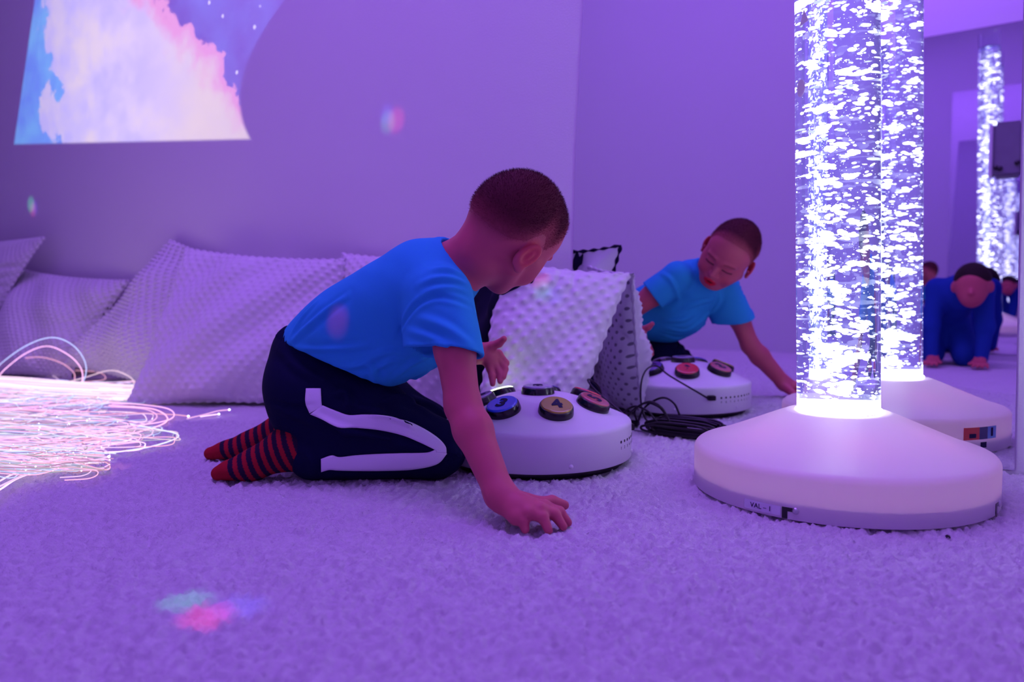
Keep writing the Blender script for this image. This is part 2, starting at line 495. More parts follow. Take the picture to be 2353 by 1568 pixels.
def build_floor():
    h = 0.0032
    xs = np.arange(-1.75, 1.25, h); ys = np.arange(0.42, 2.05, h)
    X, Y = np.meshgrid(xs, ys, indexing='ij')
    Z = (0.0100 * value_noise(X, Y, 0.0066, 1) + 0.006 * value_noise(X * 0.8 + Y * 0.6, Y * 0.8 - X * 0.6, 0.016, 2)
         + 0.0045 * value_noise(X * 0.6 - Y * 0.5, Y * 0.4 + X * 0.9, 0.035, 3) + 0.003 * value_noise(X, Y, 0.09, 5)
         + 0.0045 * (np.random.default_rng(7).random(X.shape) - 0.5))
    ins = (X * N[0] + Y * N[1]) < DW - 0.004
    ax = np.minimum(X - xs[0], xs[-1] - X); ay = np.minimum(Y - ys[0], ys[-1] - Y)
    Z = Z - 0.0040
    V = np.stack([X, Y, Z], -1).reshape(-1, 3); nx, ny = X.shape
    idx = np.arange(nx * ny).reshape(nx, ny)
    Q = np.stack([idx[:-1, :-1], idx[1:, :-1], idx[1:, 1:], idx[:-1, 1:]], -1).reshape(-1, 4)
    ok = ins.ravel()[Q].all(1)
    Q = Q[ok]
    n0 = len(V)
    # coarse pile all over the room, just below the fine pile
    corners = [RW(ROOM_L, 0, -0.012), RW(ROOM_R, 0, -0.012), RW(ROOM_R, DW - DO, -0.012), RW(ROOM_L, DW - DO, -0.012)]
    g = 260
    s, t = np.meshgrid(np.linspace(0, 1, g), np.linspace(0, 1, g), indexing='ij')
    A = [np.array(c_) for c_ in corners]
    P = ((1 - s)[..., None] * A[0] + s[..., None] * A[1]) * (1 - t)[..., None] + ((1 - s)[..., None] * A[3] + s[..., None] * A[2]) * t[..., None]
    far = ~((P[..., 0] > xs[0]) & (P[..., 0] < xs[-1]) & (P[..., 1] > ys[0]) & (P[..., 1] < ys[-1]))
    P[..., 2] += 0.010 * far + 0.004 * (RNG.random((g, g)) - 0.5)
    V = np.concatenate([V, P.reshape(-1, 3)])
    idx = np.arange(g * g).reshape(g, g) + n0
    Q = np.concatenate([Q, np.stack([idx[:-1, :-1], idx[:-1, 1:], idx[1:, 1:], idx[1:, :-1]], -1).reshape(-1, 4)])
    used = np.zeros(len(V), bool); used[Q.ravel()] = True
    re = np.cumsum(used) - 1
    struct(link('floor', mesh_np('floor', V[used], re[Q]), MT['carpet']))


build_floor()
Lw = ROOM_R - ROOM_L
Z1 = np.array([0, 0, 1.0])
struct(slab('wall_back', RW(ROOM_L, 0, -0.05), EX * Lw, N * 0.12, Z1 * (ROOM_H + 0.1), MT['wall']))
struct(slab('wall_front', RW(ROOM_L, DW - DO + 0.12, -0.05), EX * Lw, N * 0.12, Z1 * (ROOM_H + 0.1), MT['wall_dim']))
struct(slab('wall_left', RW(ROOM_L - 0.12, DW - DO, -0.05), EX * 0.12, N * (DW - DO), Z1 * (ROOM_H + 0.1), MT['wall']))
struct(slab('wall_right', RW(ROOM_R, DW - DO, -0.05), EX * 0.12, N * (DW - DO), Z1 * (ROOM_H + 0.1), MT['wall']))
struct(slab('ceiling', RW(ROOM_L, DW - DO, ROOM_H), EX * Lw, N * (DW - DO), Z1 * 0.1, MT['plaster']))


def wall_mirror(name, pts, dm0, thick, label):
    # sheet of mirror glass standing on the wall: outline in (e, z); dm0 = distance of its back
    t = empty(name, RW(sum(p[0] for p in pts) / len(pts), dm0, min(p[1] for p in pts)), label, 'mirror')
    sgn = 1 if thick > 0 else -1
    back = [RW(e, dm0, z) for e, z in pts]; front = [RW(e, dm0 + thick, z) for e, z in pts]
    n = len(pts)
    bm = bmesh.new()
    a = [bm.verts.new(v) for v in back]; b = [bm.verts.new(v) for v in front]
    for i in range(n):
        bm.faces.new((a[i], a[(i + 1) % n], b[(i + 1) % n], b[i]))
    bm.faces.new(a)
    bmesh.ops.recalc_face_normals(bm, faces=bm.faces)
    bm_obj('edge_band', bm, MT['mirror_edge'], t)
    bm = bmesh.new(); bm.faces.new([bm.verts.new(v) for v in front])
    bmesh.ops.recalc_face_normals(bm, faces=bm.faces)
    bm_obj('mirror_glass', bm, MT['mirror'], t)
    return t


wall_mirror('wall_mirror', [(-0.992, 0.002), (-0.022, 0.002), (-0.036, 1.0), (-0.053, 2.25), (-0.89, 2.25), (-0.945, 1.09), (-0.97, 0.7)], 0.0, 0.004,
            'tall frameless wall mirror behind the bubble lamp, reflecting the boy')
wall_mirror('wall_mirror', [(-0.77, 0.03), (0.45, 0.03), (0.45, 2.35), (-0.77, 2.35)], DW - DO - 0.0, -0.004,
            'wide wall mirror on the opposite wall, seen only as a reflection')


# ------------------------------------------------------------------ distance-field modelling for bodies and clothes
class Field:
    def __init__(s, lo, hi, h):
        s.lo = np.array(lo, float); s.h = h
        s.n = np.ceil((np.array(hi) - s.lo) / h).astype(int) + 1
        s.F = np.full(s.n, 0.5, np.float32)

    def _box(s, lo, hi):
        a = np.clip(np.floor((np.array(lo) - s.lo) / s.h).astype(int), 0, s.n)
        b = np.clip(np.ceil((np.array(hi) - s.lo) / s.h).astype(int) + 1, 0, s.n)
        return a, b

    def _grid(s, a, b):
        ax = [(s.lo[i] + s.h * np.arange(a[i], b[i])).astype(np.float32) for i in range(3)]
        return ax[0][:, None, None], ax[1][None, :, None], ax[2][None, None, :]

    def _put(s, a, b, d, k, op):
        sl = tuple(slice(a[i], b[i]) for i in range(3))
        F = s.F[sl]
        if op == 'cut':
            d = -d
            hh = np.clip(k - np.abs(F - d), 0, None) / k
            s.F[sl] = np.maximum(F, d) + hh * hh * k * 0.25
        else:
            hh = np.clip(k - np.abs(F - d), 0, None) / k
            s.F[sl] = np.minimum(F, d) - hh * hh * k * 0.25

    def cap(s, A, B, ra, rb, k=0.01, op='add'):
        A, B = np.array(A, float), np.array(B, float); R = max(ra, rb) + k + 0.015
        a, b = s._box(np.minimum(A, B) - R, np.maximum(A, B) + R)
        if (b <= a).any(): return
        x, y, z = s._grid(a, b); D = B - A; L = D @ D + 1e-12
        t = np.clip(((x - A[0]) * D[0] + (y - A[1]) * D[1] + (z - A[2]) * D[2]) / L, 0, 1)
        d = np.sqrt((x - A[0] - t * D[0]) ** 2 + (y - A[1] - t * D[1]) ** 2 + (z - A[2] - t * D[2]) ** 2) - (ra + (rb - ra) * t)
        s._put(a, b, d.astype(np.float32), k, op)

    def chain(s, P, R, k=0.01, op='add'):
        for i in range(len(P) - 1):
            s.cap(P[i], P[i + 1], R[i], R[i + 1], k, op)

    def ell(s, C, r, M=None, k=0.01, op='add'):
        # M rows: local axes in world
        C = np.array(C, float); r = np.array(r, float); M = np.eye(3) if M is None else np.array(M, float)
        ext = np.sqrt(((M * r[:, None]) ** 2).sum(0)) + k + 0.015
        a, b = s._box(C - ext, C + ext)
        if (b <= a).any(): return
        x, y, z = s._grid(a, b); x = x - C[0]; y = y - C[1]; z = z - C[2]
        l = [M[i, 0] * x + M[i, 1] * y + M[i, 2] * z for i in range(3)]
        k0 = np.sqrt(sum((l[i] / r[i]) ** 2 for i in range(3))); k1 = np.sqrt(sum((l[i] / r[i] ** 2) ** 2 for i in range(3))) + 1e-9
        s._put(a, b, (k0 * (k0 - 1) / k1).astype(np.float32), k, op)

    def half(s, P, n_, k=0.004):
        # keep the side the normal points to
        n_ = np.array(n_, float); n_ /= np.linalg.norm(n_)
        x, y, z = s._grid([0, 0, 0], s.n)
        d = -((x - P[0]) * n_[0] + (y - P[1]) * n_[1] + (z - P[2]) * n_[2])
        hh = np.clip(k - np.abs(s.F - d), 0, None) / k
        s.F = (np.maximum(s.F, d) + hh * hh * k * 0.25).astype(np.float32)

    def mesh(s, smooth=2):
        F = s.F; ins = F < 0
        n = s.n
        c = np.zeros(n - 1, np.int8)
        offs = [(i, j, k) for i in (0, 1) for j in (0, 1) for k in (0, 1)]
        for i, j, k in offs:
            c += ins[i:n[0] - 1 + i, j:n[1] - 1 + j, k:n[2] - 1 + k]
        act = np.argwhere((c > 0) & (c < 8))
        idx = np.full(n - 1, -1, np.int32); idx[tuple(act.T)] = np.arange(len(act))
        val = np.stack([F[act[:, 0] + i, act[:, 1] + j, act[:, 2] + k] for i, j, k in offs], 1)
        P = np.zeros((len(act), 3)); cnt = np.zeros(len(act))
        O_ = np.array(offs)
        for a in range(8):
            for b in range(a + 1, 8):
                if np.abs(O_[a] - O_[b]).sum() != 1: continue
                va, vb = val[:, a], val[:, b]; m_ = (va < 0) != (vb < 0)
                t = va[m_] / (va[m_] - vb[m_])
                P[m_] += O_[a] + t[:, None] * (O_[b] - O_[a]); cnt[m_] += 1
        V = s.lo + s.h * (act + P / cnt[:, None])
        Q = []
        for ax in range(3):
            u, v = [(1, 2), (2, 0), (0, 1)][ax]
            sl0 = [slice(None)] * 3; sl1 = [slice(None)] * 3
            sl0[ax] = slice(0, n[ax] - 1); sl1[ax] = slice(1, n[ax])
            A, B = ins[tuple(sl0)], ins[tuple(sl1)]
            e = np.argwhere(A != B)
            e = e[(e[:, u] > 0) & (e[:, v] > 0) & (e[:, u] < n[u] - 1) & (e[:, v] < n[v] - 1)]
            f = A[tuple(e.T)]
            du = np.zeros(3, int); du[u] = 1; dv = np.zeros(3, int); dv[v] = 1
            q = np.stack([idx[tuple((e - du - dv).T)], idx[tuple((e - dv).T)], idx[tuple(e.T)], idx[tuple((e - du).T)]], 1)
            q[~f] = q[~f][:, ::-1]
            Q.append(q)
        Q = np.concatenate(Q)
        E = np.concatenate([Q[:, [0, 1]], Q[:, [1, 2]], Q[:, [2, 3]], Q[:, [3, 0]]])
        deg = np.bincount(E[:, 0], minlength=len(V)) + np.bincount(E[:, 1], minlength=len(V))
        for _ in range(smooth):
            S = np.stack([np.bincount(E[:, 0], V[E[:, 1], i], len(V)) + np.bincount(E[:, 1], V[E[:, 0], i], len(V)) for i in range(3)], 1)
            V = V + 0.5 * (S / np.maximum(deg, 1)[:, None] - V)
        return V, Q


def smoothstep(a, b, x):
    t = np.clip((x - a) / (b - a), 0, 1)
    return t * t * (3 - 2 * t)


def text_mesh(name, cu, mw, m, parent, root):
    tmp = bpy.data.objects.new(name, cu); COL.objects.link(tmp)
    bpy.context.view_layer.update()
    me = bpy.data.meshes.new_from_object(tmp.evaluated_get(bpy.context.evaluated_depsgraph_get()))
    bpy.data.objects.remove(tmp, do_unlink=True); bpy.data.curves.remove(cu)
    me.name = name; me.transform(mw); me.materials.clear()
    o = bpy.data.objects.new(name, me); COL.objects.link(o); me.materials.append(m)
    o.parent = parent; o.matrix_parent_inverse = Matrix.Translation(-Vector(parent.location))
    return o


# ------------------------------------------------------------------ bubble lamp
TC = np.array([0.5679, 1.3061, 0.0])
TZ0 = 0.135
LEAN = np.array([-0.0165, 0.015, 1.0])
TUBE_TOP = 2.12


def tube_axis(z):
    return TC + LEAN * (z - TZ0) + np.array([0, 0, TZ0])


def side_patch(name, ctr, R, a0, a1, z0, z1, m, parent, lift=0.0006, n=8):
    # thin sheet wrapped on a round side; angles in degrees, seen from above
    a = np.radians(np.linspace(a0, a1, n))
    rr = R + lift
    V = np.concatenate([np.stack([ctr[0] + rr * np.cos(a), ctr[1] + rr * np.sin(a), np.full(n, z)], 1) for z in (z0, z1)])
    V2 = np.concatenate([np.stack([ctr[0] + (rr - lift * 0.8) * np.cos(a), ctr[1] + (rr - lift * 0.8) * np.sin(a), np.full(n, z)], 1) for z in (z0, z1)])
    Q = [(i, i + 1, n + i + 1, n + i) for i in range(n - 1)]
    Q += [(2 * n + i, 3 * n + i, 3 * n + i + 1, 2 * n + i + 1) for i in range(n - 1)]
    return link(name, mesh_np(name, np.concatenate([V, V2]), Q), m, parent, False)


def wrap_text(name, txt, ctr, R, ang, z, size, m, parent, lift=0.001):
    cu = bpy.data.curves.new(name, 'FONT'); cu.body = txt; cu.size = size; cu.align_x = 'CENTER'; cu.align_y = 'CENTER'
    cu.extrude = 0.00015
    a = math.radians(ang); out = Vector((math.cos(a), math.sin(a), 0)); up = Vector((0, 0, 1)); x = up.cross(out)
    mw = Matrix((x, up, out)).transposed().to_4x4(); mw.translation = Vector((ctr[0], ctr[1], z)) + out * (R + lift)
    return text_mesh(name, cu, mw, m, parent, parent)


def bubbles(parent):
    ico = bmesh.new(); bmesh.ops.create_icosphere(ico, subdivisions=2, radius=1.0)
    IV = np.array([v.co[:] for v in ico.verts]); IF = np.array([[v.index for v in f.verts] for f in ico.faces]); ico.free()
    rg = np.random.default_rng(3)
    Vs, Fs, Ts = [], [], []
    n0 = 0
    items = []
    rin = 0.0595
    z = TZ0 + 0.02
    # clusters of flattened bubbles, swarms of single ones, and fine specks
    for _ in range(290):
        zc = TZ0 + 0.03 + (TUBE_TOP - 0.16 - TZ0) * rg.random() ** 1.25
        rad = rin * 0.80 * math.sqrt(rg.random()) * min(1.0, 0.35 + (zc - TZ0) * 3.0)
        th = rg.random() * 2 * math.pi
        cx_, cy_ = rad * math.cos(th), rad * math.sin(th)
        big = rg.random() < 0.5
        for _k in range(rg.integers(2, 8) if big else rg.integers(1, 3)):
            s = rg.uniform(0.0025, 0.0068) if big else rg.uniform(0.002, 0.005)
            items.append((cx_ + rg.normal() * 0.007, cy_ + rg.normal() * 0.007, zc + rg.normal() * 0.004,
                          s * rg.uniform(1.0, 1.7), s * rg.uniform(0.9, 1.4), s * rg.uniform(0.5, 0.85), rg.uniform(0.35, 1.0)))
    for _ in range(1500):
        zc = TZ0 + 0.025 + (TUBE_TOP - 0.15 - TZ0) * rg.random() ** 1.15
        rad = rin * math.sqrt(rg.random()); th = rg.random() * 2 * math.pi
        s = rg.uniform(0.0012, 0.0034)
        items.append((rad * math.cos(th), rad * math.sin(th), zc, s * rg.uniform(1, 1.7), s * rg.uniform(1, 1.5), s * 0.72, rg.uniform(0.12, 0.75)))
    for _ in range(2600):
        zc = TZ0 + 0.02 + (TUBE_TOP - 0.15 - TZ0) * rg.random()
        rad = rin * math.sqrt(rg.random()); th = rg.random() * 2 * math.pi
        s = rg.uniform(0.0003, 0.0007)
        items.append((rad * math.cos(th), rad * math.sin(th), zc, s, s, s, rg.uniform(0.15, 0.5)))
    for (x, y, zc, sx, sy, sz, b) in items:
        rr = math.hypot(x, y); lim = rin - max(sx, sy)
        if rr > lim: x, y = x * lim / rr, y * lim / rr
        a = rg.random() * 6.28
        L = IV * np.array([sx, sy, sz])
        if sx > 0.003: L = L * (1 + 0.16 * np.sin(IV @ rg.normal(size=3) * 3 + rg.random() * 6))[:, None]
        if sx < 0.0011: P = L
        else:
            ca, sa = math.cos(a), math.sin(a); t = rg.normal() * 0.22
            P = np.stack([L[:, 0] * ca - L[:, 1] * sa, L[:, 0] * sa + L[:, 1] * ca, L[:, 2] + L[:, 0] * t], 1)
        P = P + tube_axis(zc) + np.array([x, y, 0])
        fall = 0.45 + 0.75 * math.exp(-(zc - TZ0) / 0.5)  # lamp light on the bubbles put in as emission, weaker higher up
        Vs.append(P); Fs.append(IF + n0); n0 += len(P)
        k = b * fall * 11.5
        col_ = np.array([0.62 + 0.3 * b, 0.70 + 0.25 * b, 1.0]) * k
        Ts.append(np.tile(col_, (len(P), 1)))
    me = mesh_np('bubbles', np.concatenate(Vs), np.concatenate(Fs), np.concatenate(Ts))
    o = link('bubbles', me, MT['bubble'], parent)
    o['kind'] = 'stuff'


def bubble_lamp():
    t = empty('bubble_lamp', TC, 'tall clear bubble tube lamp glowing white on a round white base by the wall mirror', 'lamp')
    c0 = TC
    # housing: low drum, rounded shoulder, cone, flat ring at the tube foot
    R = 0.2433
    prof = [(R, 0.001), (R, 0.03), (R, 0.062)]
    prof += [(R - 0.014 + 0.014 * math.cos(a), 0.062 + 0.014 * math.sin(a)) for a in np.linspace(0.15, 1.2, 8)]
    prof += [(0.215, 0.0805), (0.18, 0.0945), (0.14, 0.1115), (0.105, 0.1265), (0.094, 0.131), (0.088, 0.1335), (0.084, 0.1348), (0.0665, 0.135)]
    lathe('base_housing', prof, MT['shell'], t, 128, None, c0)
    lathe('base_tray', [(0.0, 0.002), (R - 0.004, 0.002), (R - 0.004, 0.026), (R - 0.012, 0.026), (R - 0.012, 0.006), (0.0, 0.006)], MT['tray'], t, 96, None, c0)
    # rim holes with screws
    for a in (-129.9, -46.0):
        s = side_patch('screw_slot', c0, R, a - 1.6, a + 0.4, 0.0015, 0.019, MT['black'], t)
        side_patch('slot_arm', c0, R, a - 1.6, a + 2.6, 0.013, 0.019, MT['black'], s)
        ar = math.radians(a + 3.2); d = np.array([math.cos(ar), math.sin(ar), 0])
        lathe('screw', [(0.0, 0.0032), (0.0022, 0.003), (0.0046, 0.0018), (0.0052, 0.0)], MT['steel'], t, 20, d, c0 + d * R + np.array([0, 0, 0.0155]))
    lb = side_patch('name_label', c0, R, -146.5, -132.0, 0.004, 0.019, MT['paper'], t)
    lb['label'] = 'white name label'
    wrap_text('lettering', 'VAL \u2013 1', c0, R, -139.5, 0.0115, 0.011, MT['ink'], t)
    st = side_patch('warning_sticker', c0, R, -8, -1.5, 0.03, 0.056, button_mat('sticker_teal', (0.12, 0.35, 0.6)), t)
    side_patch('sticker_panel', c0, R, -1.5, 4.0, 0.03, 0.056, button_mat('sticker_navy', (0.02, 0.03, 0.12)), st)
    side_patch('sticker_panel', c0, R, 4.0, 13, 0.03, 0.056, button_mat('sticker_red', (0.75, 0.05, 0.03)), st)
    side_patch('sticker_panel', c0, R + 0.0004, -5.4, -3.8, 0.035, 0.053, MT['ink'], st)
    side_patch('sticker_panel', c0, R + 0.0004, 6, 10, 0.034, 0.043, MT['ink'], st)
    side_patch('mark', c0, R, -1, 3.0, 0.012, 0.024, MT['ink'], t)
    # warm lamps inside the housing
    for k in range(6):
        a = k * math.pi / 3 + 0.3
        l = bpy.data.lights.new('base_lamp', 'POINT'); l.energy = 0.042; l.color = (1.0, 0.22, 0.32); l.shadow_soft_size = 0.01
        o = bpy.data.objects.new('base_lamp', l); COL.objects.link(o); o.location = Vector(c0 + np.array([0.13 * math.cos(a), 0.13 * math.sin(a), 0.055]))
    # light ring at the tube foot
    ax = LEAN
    lathe('foot_ring', [(0.0682, 0.0), (0.0705, 0.001), (0.0705, 0.0035), (0.0682, 0.005)], MT['foot_glow'], t, 96, ax, c0 + np.array([0, 0, TZ0]))
    lathe('foot_light', [(0.0, 0.016), (0.055, 0.016), (0.0605, 0.012), (0.0605, 0.002), (0.0, 0.002)], MT['foot_glow'], t, 64, ax, c0 + np.array([0, 0, TZ0]))
    H = TUBE_TOP - TZ0
    parts_lathe('acrylic_tube', [[(0.0, 0.0004), (0.0675, 0.0004)], [(0.0675, z_) for z_ in np.linspace(0.0004, H, 12)], [(0.0675, H), (0.0630, H)],
                                 [(0.0630, H), (0.0630, H - 0.10)], [(0.0630, H - 0.10), (0.0, H - 0.10)]], MT['acrylic'], t, 128, ax, c0 + np.array([0, 0, TZ0]))
    parts_lathe('water_column', [[(0.0, 0.001), (0.0630, 0.001)], [(0.0630, z_) for z_ in np.linspace(0.001, H - 0.103, 12)], [(0.0630, H - 0.103), (0.0, H - 0.103)]],
                MT['water'], t, 128, ax, c0 + np.array([0, 0, TZ0]))
    bubbles(t)
    # stickers left on the tube
    for (px, py, shape) in ((1840, 203, 'oval'), (1847, 40, 'tri')):
        v = pray(px, py); P0 = EYE
        best = None
        for s_ in np.linspace(0.9, 1.6, 4000):
            P = P0 + v * s_; q = P - tube_axis(P[2])
            if math.hypot(q[0], q[1]) <= 0.0679: best = P; break
        if best is None: continue
        q = best - tube_axis(best[2]); a0 = math.atan2(q[1], q[0])
        if shape == 'oval': pts = [(0.0115 * math.cos(u), 0.0147 * math.sin(u)) for u in np.linspace(0, 2 * math.pi, 24, endpoint=False)]
        else: pts = [(-0.011, -0.012), (0.011, -0.008), (0.001, 0.012)]
        bm = bmesh.new()
        for rr in (0.0681, 0.0686):
            vs = []
            for (u, h) in pts:
                a = a0 + u / 0.0675; zz = best[2] + h; cc = tube_axis(zz)
                vs.append(bm.verts.new((cc[0] + rr * math.cos(a), cc[1] + rr * math.sin(a), zz)))
            bm.faces.new(vs)
        bm_obj('tube_sticker', bm, MT['shell'], t)
    return t


bubble_lamp()


# ------------------------------------------------------------------ push-button controller
CD = np.array([0.0523, 1.5446, 0.0])


def controller():
    t = empty('button_controller', CD, 'round white controller box with numbered push buttons, in front of the boy', 'controller')
    R = 0.1907
    lathe('underside', [(0.0, 0.0), (R - 0.016, 0.0), (R - 0.014, 0.014), (0, 0.014)], MT['rubber'], t, 96, None, CD)
    prof = [(0.0, 0.013), (R - 0.002, 0.013), (R, 0.015), (R, 0.078)]
    prof += [(R - 0.011 + 0.011 * math.cos(a), 0.078 + 0.011 * math.sin(a)) for a in np.linspace(0.15, 1.15, 8)]
    prof += [(0.165, 0.0965), (0.13, 0.1115), (0.095, 0.1255), (0.07, 0.1335), (0.058, 0.136), (0.05, 0.1365), (0.0, 0.1365)]
    lathe('housing', prof, MT['box_white'], t, 128, None, CD)
    blue, gold = button_mat('button_blue', (0.02, 0.10, 0.75)), button_mat('button_gold', (0.42, 0.33, 0.015))
    red, pink = button_mat('button_red', (0.70, 0.03, 0.05)), button_mat('button_pink', (0.52, 0.10, 0.10))
    viol, lit = button_mat('button_violet', (0.10, 0.07, 0.36)), button_mat('button_lit', (0.75, 1.0, 0.55), 4.0)
    clear = button_mat('button_clear', (0.30, 0.26, 0.42))
    slope = math.atan2(0.0145, 0.035)
    items = [(-126.5, blue, '3'), (-75.0, gold, '4'), (-23.5, pink, '5'), (28.0, red, '6'), (79.4, viol, '7'), (130.9, lit, '1'), (182.3, clear, '2'), (None, clear, '8')]
    for ang, m, num in items:
        if ang is None:
            d = np.array([0, 0, 1.0]); P = CD + np.array([0, 0, 0.1363]); radial = np.array([0, -1.0, 0])
        else:
            a = math.radians(ang); radial = np.array([math.cos(a), math.sin(a), 0])
            d = radial * math.sin(slope) + np.array([0, 0, math.cos(slope)])
            P = CD + radial * 0.117 + np.array([0, 0, 0.1165])
        b = lathe('push_button', [(0.0, -0.003), (0.0345, -0.003), (0.0345, 0.002), (0.0330, 0.012), (0.0322, 0.0135), (0.0308, 0.0142), (0.0, 0.0142)], MT['black'], t, 56, d, P)
        cp = lathe('button_cap', [(0.0308, 0.0138), (0.0306, 0.0158), (0.0288, 0.0172), (0.0262, 0.0172), (0.0, 0.0174)], m, b, 48, d, P)
        cp['label'] = {'3': 'blue cap', '4': 'mustard cap', '5': 'pink cap', '6': 'red cap', '7': 'violet cap', '1': 'lit greenish white cap'}.get(num, 'clear dull cap')
        cu = bpy.data.curves.new('numeral', 'FONT'); cu.body = num; cu.size = 0.040; cu.align_x = 'CENTER'; cu.align_y = 'CENTER'; cu.extrude = 0.0002; cu.offset = 0.0018
        up = -radial - d * (-radial @ d); up /= np.linalg.norm(up)
        if num == '3': up = up * math.cos(0.15) + np.cross(d, up) * math.sin(0.15)
        x = np.cross(up, d)
        mw = Matrix(np.stack([x, up, d], 1).tolist()).to_4x4(); mw.translation = Vector(P + d * 0.0178)
        text_mesh('numeral', cu, mw, MT['ink'], b, t)
    # sockets and their printed marks on the far right side
    for k in range(9):
        a = math.radians(1.5 - k * 4.6); d = np.array([math.cos(a), math.sin(a), 0])
        lathe('socket', [(0.0, 0.0008), (0.0026, 0.0008), (0.003, 0.0)], MT['black'], t, 14, d, CD + d * R + np.array([0, 0, 0.056]))
        wrap_text('socket_number', '9876543210'[k], CD, R, 1.5 - k * 4.6, 0.044, 0.008, MT['ink'], t, 0.0006)
    for a in (-73.7, -15.0, 40.0, 165.0):
        ar = math.radians(a); d = np.array([math.cos(ar), math.sin(ar), 0])
        lathe('screw_cap', [(0.0, 0.004), (0.0028, 0.0032), (0.0042, 0.0012), (0.0044, 0.0)], MT['box_white'], t, 20, d, CD + d * R + np.array([0, 0, 0.026]))
    return t


controller()
a = math.radians(10.6); d = np.array([math.cos(a), math.sin(a), 0]); tn = np.array([-d[1], d[0], 0])
PL = CD + d * 0.1935 + np.array([0, 0, 0.058])
cab = empty('signal_cable', PL, 'thin black cable plugged into the far side of the white controller', 'cable')
slab('plug', PL - tn * 0.007 - Z1 * 0.006 - d * 0.002, d * 0.016, tn * 0.02, Z1 * 0.013, MT['rubber'], cab, 0.0015)
hose('cord', [PL + tn * 0.013 + d * 0.006, PL + tn * 0.05 + d * 0.005 + Z1 * 0.022, np.array([0.192, 1.680, 0.118]), np.array([0.172, 1.705, 0.142]),
              np.array([0.185, 1.742, 0.138]), np.array([0.207, 1.772, 0.112]), np.array([0.214, 1.779, 0.06]), np.array([0.226, 1.772, 0.012]),
              np.array([0.245, 1.75, 0.006]), np.array([0.262, 1.735, 0.006])], 0.0024, MT['rubber'], cab, 90)


# ------------------------------------------------------------------ coiled power lead by the mirror
def coil():
    c0 = np.array([0.404, 1.759, 0.0]) - N * 0.012
    u = EX; v = Z1 * 0.90 - N * 0.43; v /= np.linalg.norm(v); wd_ = np.cross(u, v)
    t = empty('coiled_power_lead', c0, 'coiled black power lead lying on the carpet against the mirror', 'cable')
    P = []
    rg = np.random.default_rng(2)
    turns = 9
    hl = 0.080
    for k in range(turns):
        wv = 0.011 + 0.0030 * (k % 4); off = -0.010 + 0.0026 * k
        lx = hl + rg.uniform(-0.014, 0.012); sh = rg.normal() * 0.006
        for j in range(12):
            th = 2 * math.pi * j / 12 + 0.3
            ex, ey = math.cos(th), math.sin(th)
            P.append(c0 + Z1 * 0.0205 + u * (math.copysign(abs(ex) ** 0.6, ex) * lx + sh) + v * (math.copysign(abs(ey) ** 0.8, ey) * wv + rg.normal() * 0.0008) + wd_ * off)
    P = [np.array([p[0], p[1], max(p[2], 0.002)]) for p in P]
    ws = hose('coil', P, 0.0031, MT['rubber'], t, 620, 7)
    # two loops lifting off the coil towards a plug at the controller
    a0 = c0 - u * 0.035 + Z1 * 0.026 - N * 0.008
    hose('lead_end', [a0 + u * 0.03, a0 - u * 0.02 + Z1 * 0.006, a0 - u * 0.05 + Z1 * 0.032 - v * 0.0, a0 - u * 0.085 + Z1 * 0.040, a0 - u * 0.115 + Z1 * 0.018, a0 - u * 0.118 - Z1 * 0.016 - N * 0.02], 0.0027, MT['rubber'], t, 60)
    hose('lead_end', [a0 + u * 0.05 - N * 0.003, a0 + u * 0.012 + Z1 * 0.006, a0 - u * 0.012 + Z1 * 0.036 + v * 0.008, a0 - u * 0.045 + Z1 * 0.046 + v * 0.01, a0 - u * 0.09 + Z1 * 0.020 + v * 0.008, a0 - u * 0.116 - Z1 * 0.018 - N * 0.016], 0.0027, MT['rubber'], t, 60)
    Pp = a0 - u * 0.128 - Z1 * 0.022 - N * 0.02; v = np.cross(Z1, u)
    slab('plug', Pp - u * 0.016 - v * 0.009 - Z1 * 0.004, u * 0.03, v * 0.017, Z1 * 0.015, MT['rubber'], t, 0.003)
    return t


coil()
fl = empty('fluff_speck', atz(2178, 1234, 0.0), 'tiny dark speck of fluff on the carpet in front of the lamp base', 'speck')
hose('fibre_curl', [atz(2173, 1233, 0.001), atz(2177, 1231, 0.003), atz(2181, 1234, 0.003), atz(2183, 1236, 0.001)], 0.0012, MT['rubber'], fl, 16, 6)
hose('fibre_curl', [atz(2175, 1236, 0.001), atz(2179, 1233, 0.004), atz(2182, 1232, 0.001)], 0.0010, MT['rubber'], fl, 12, 6)


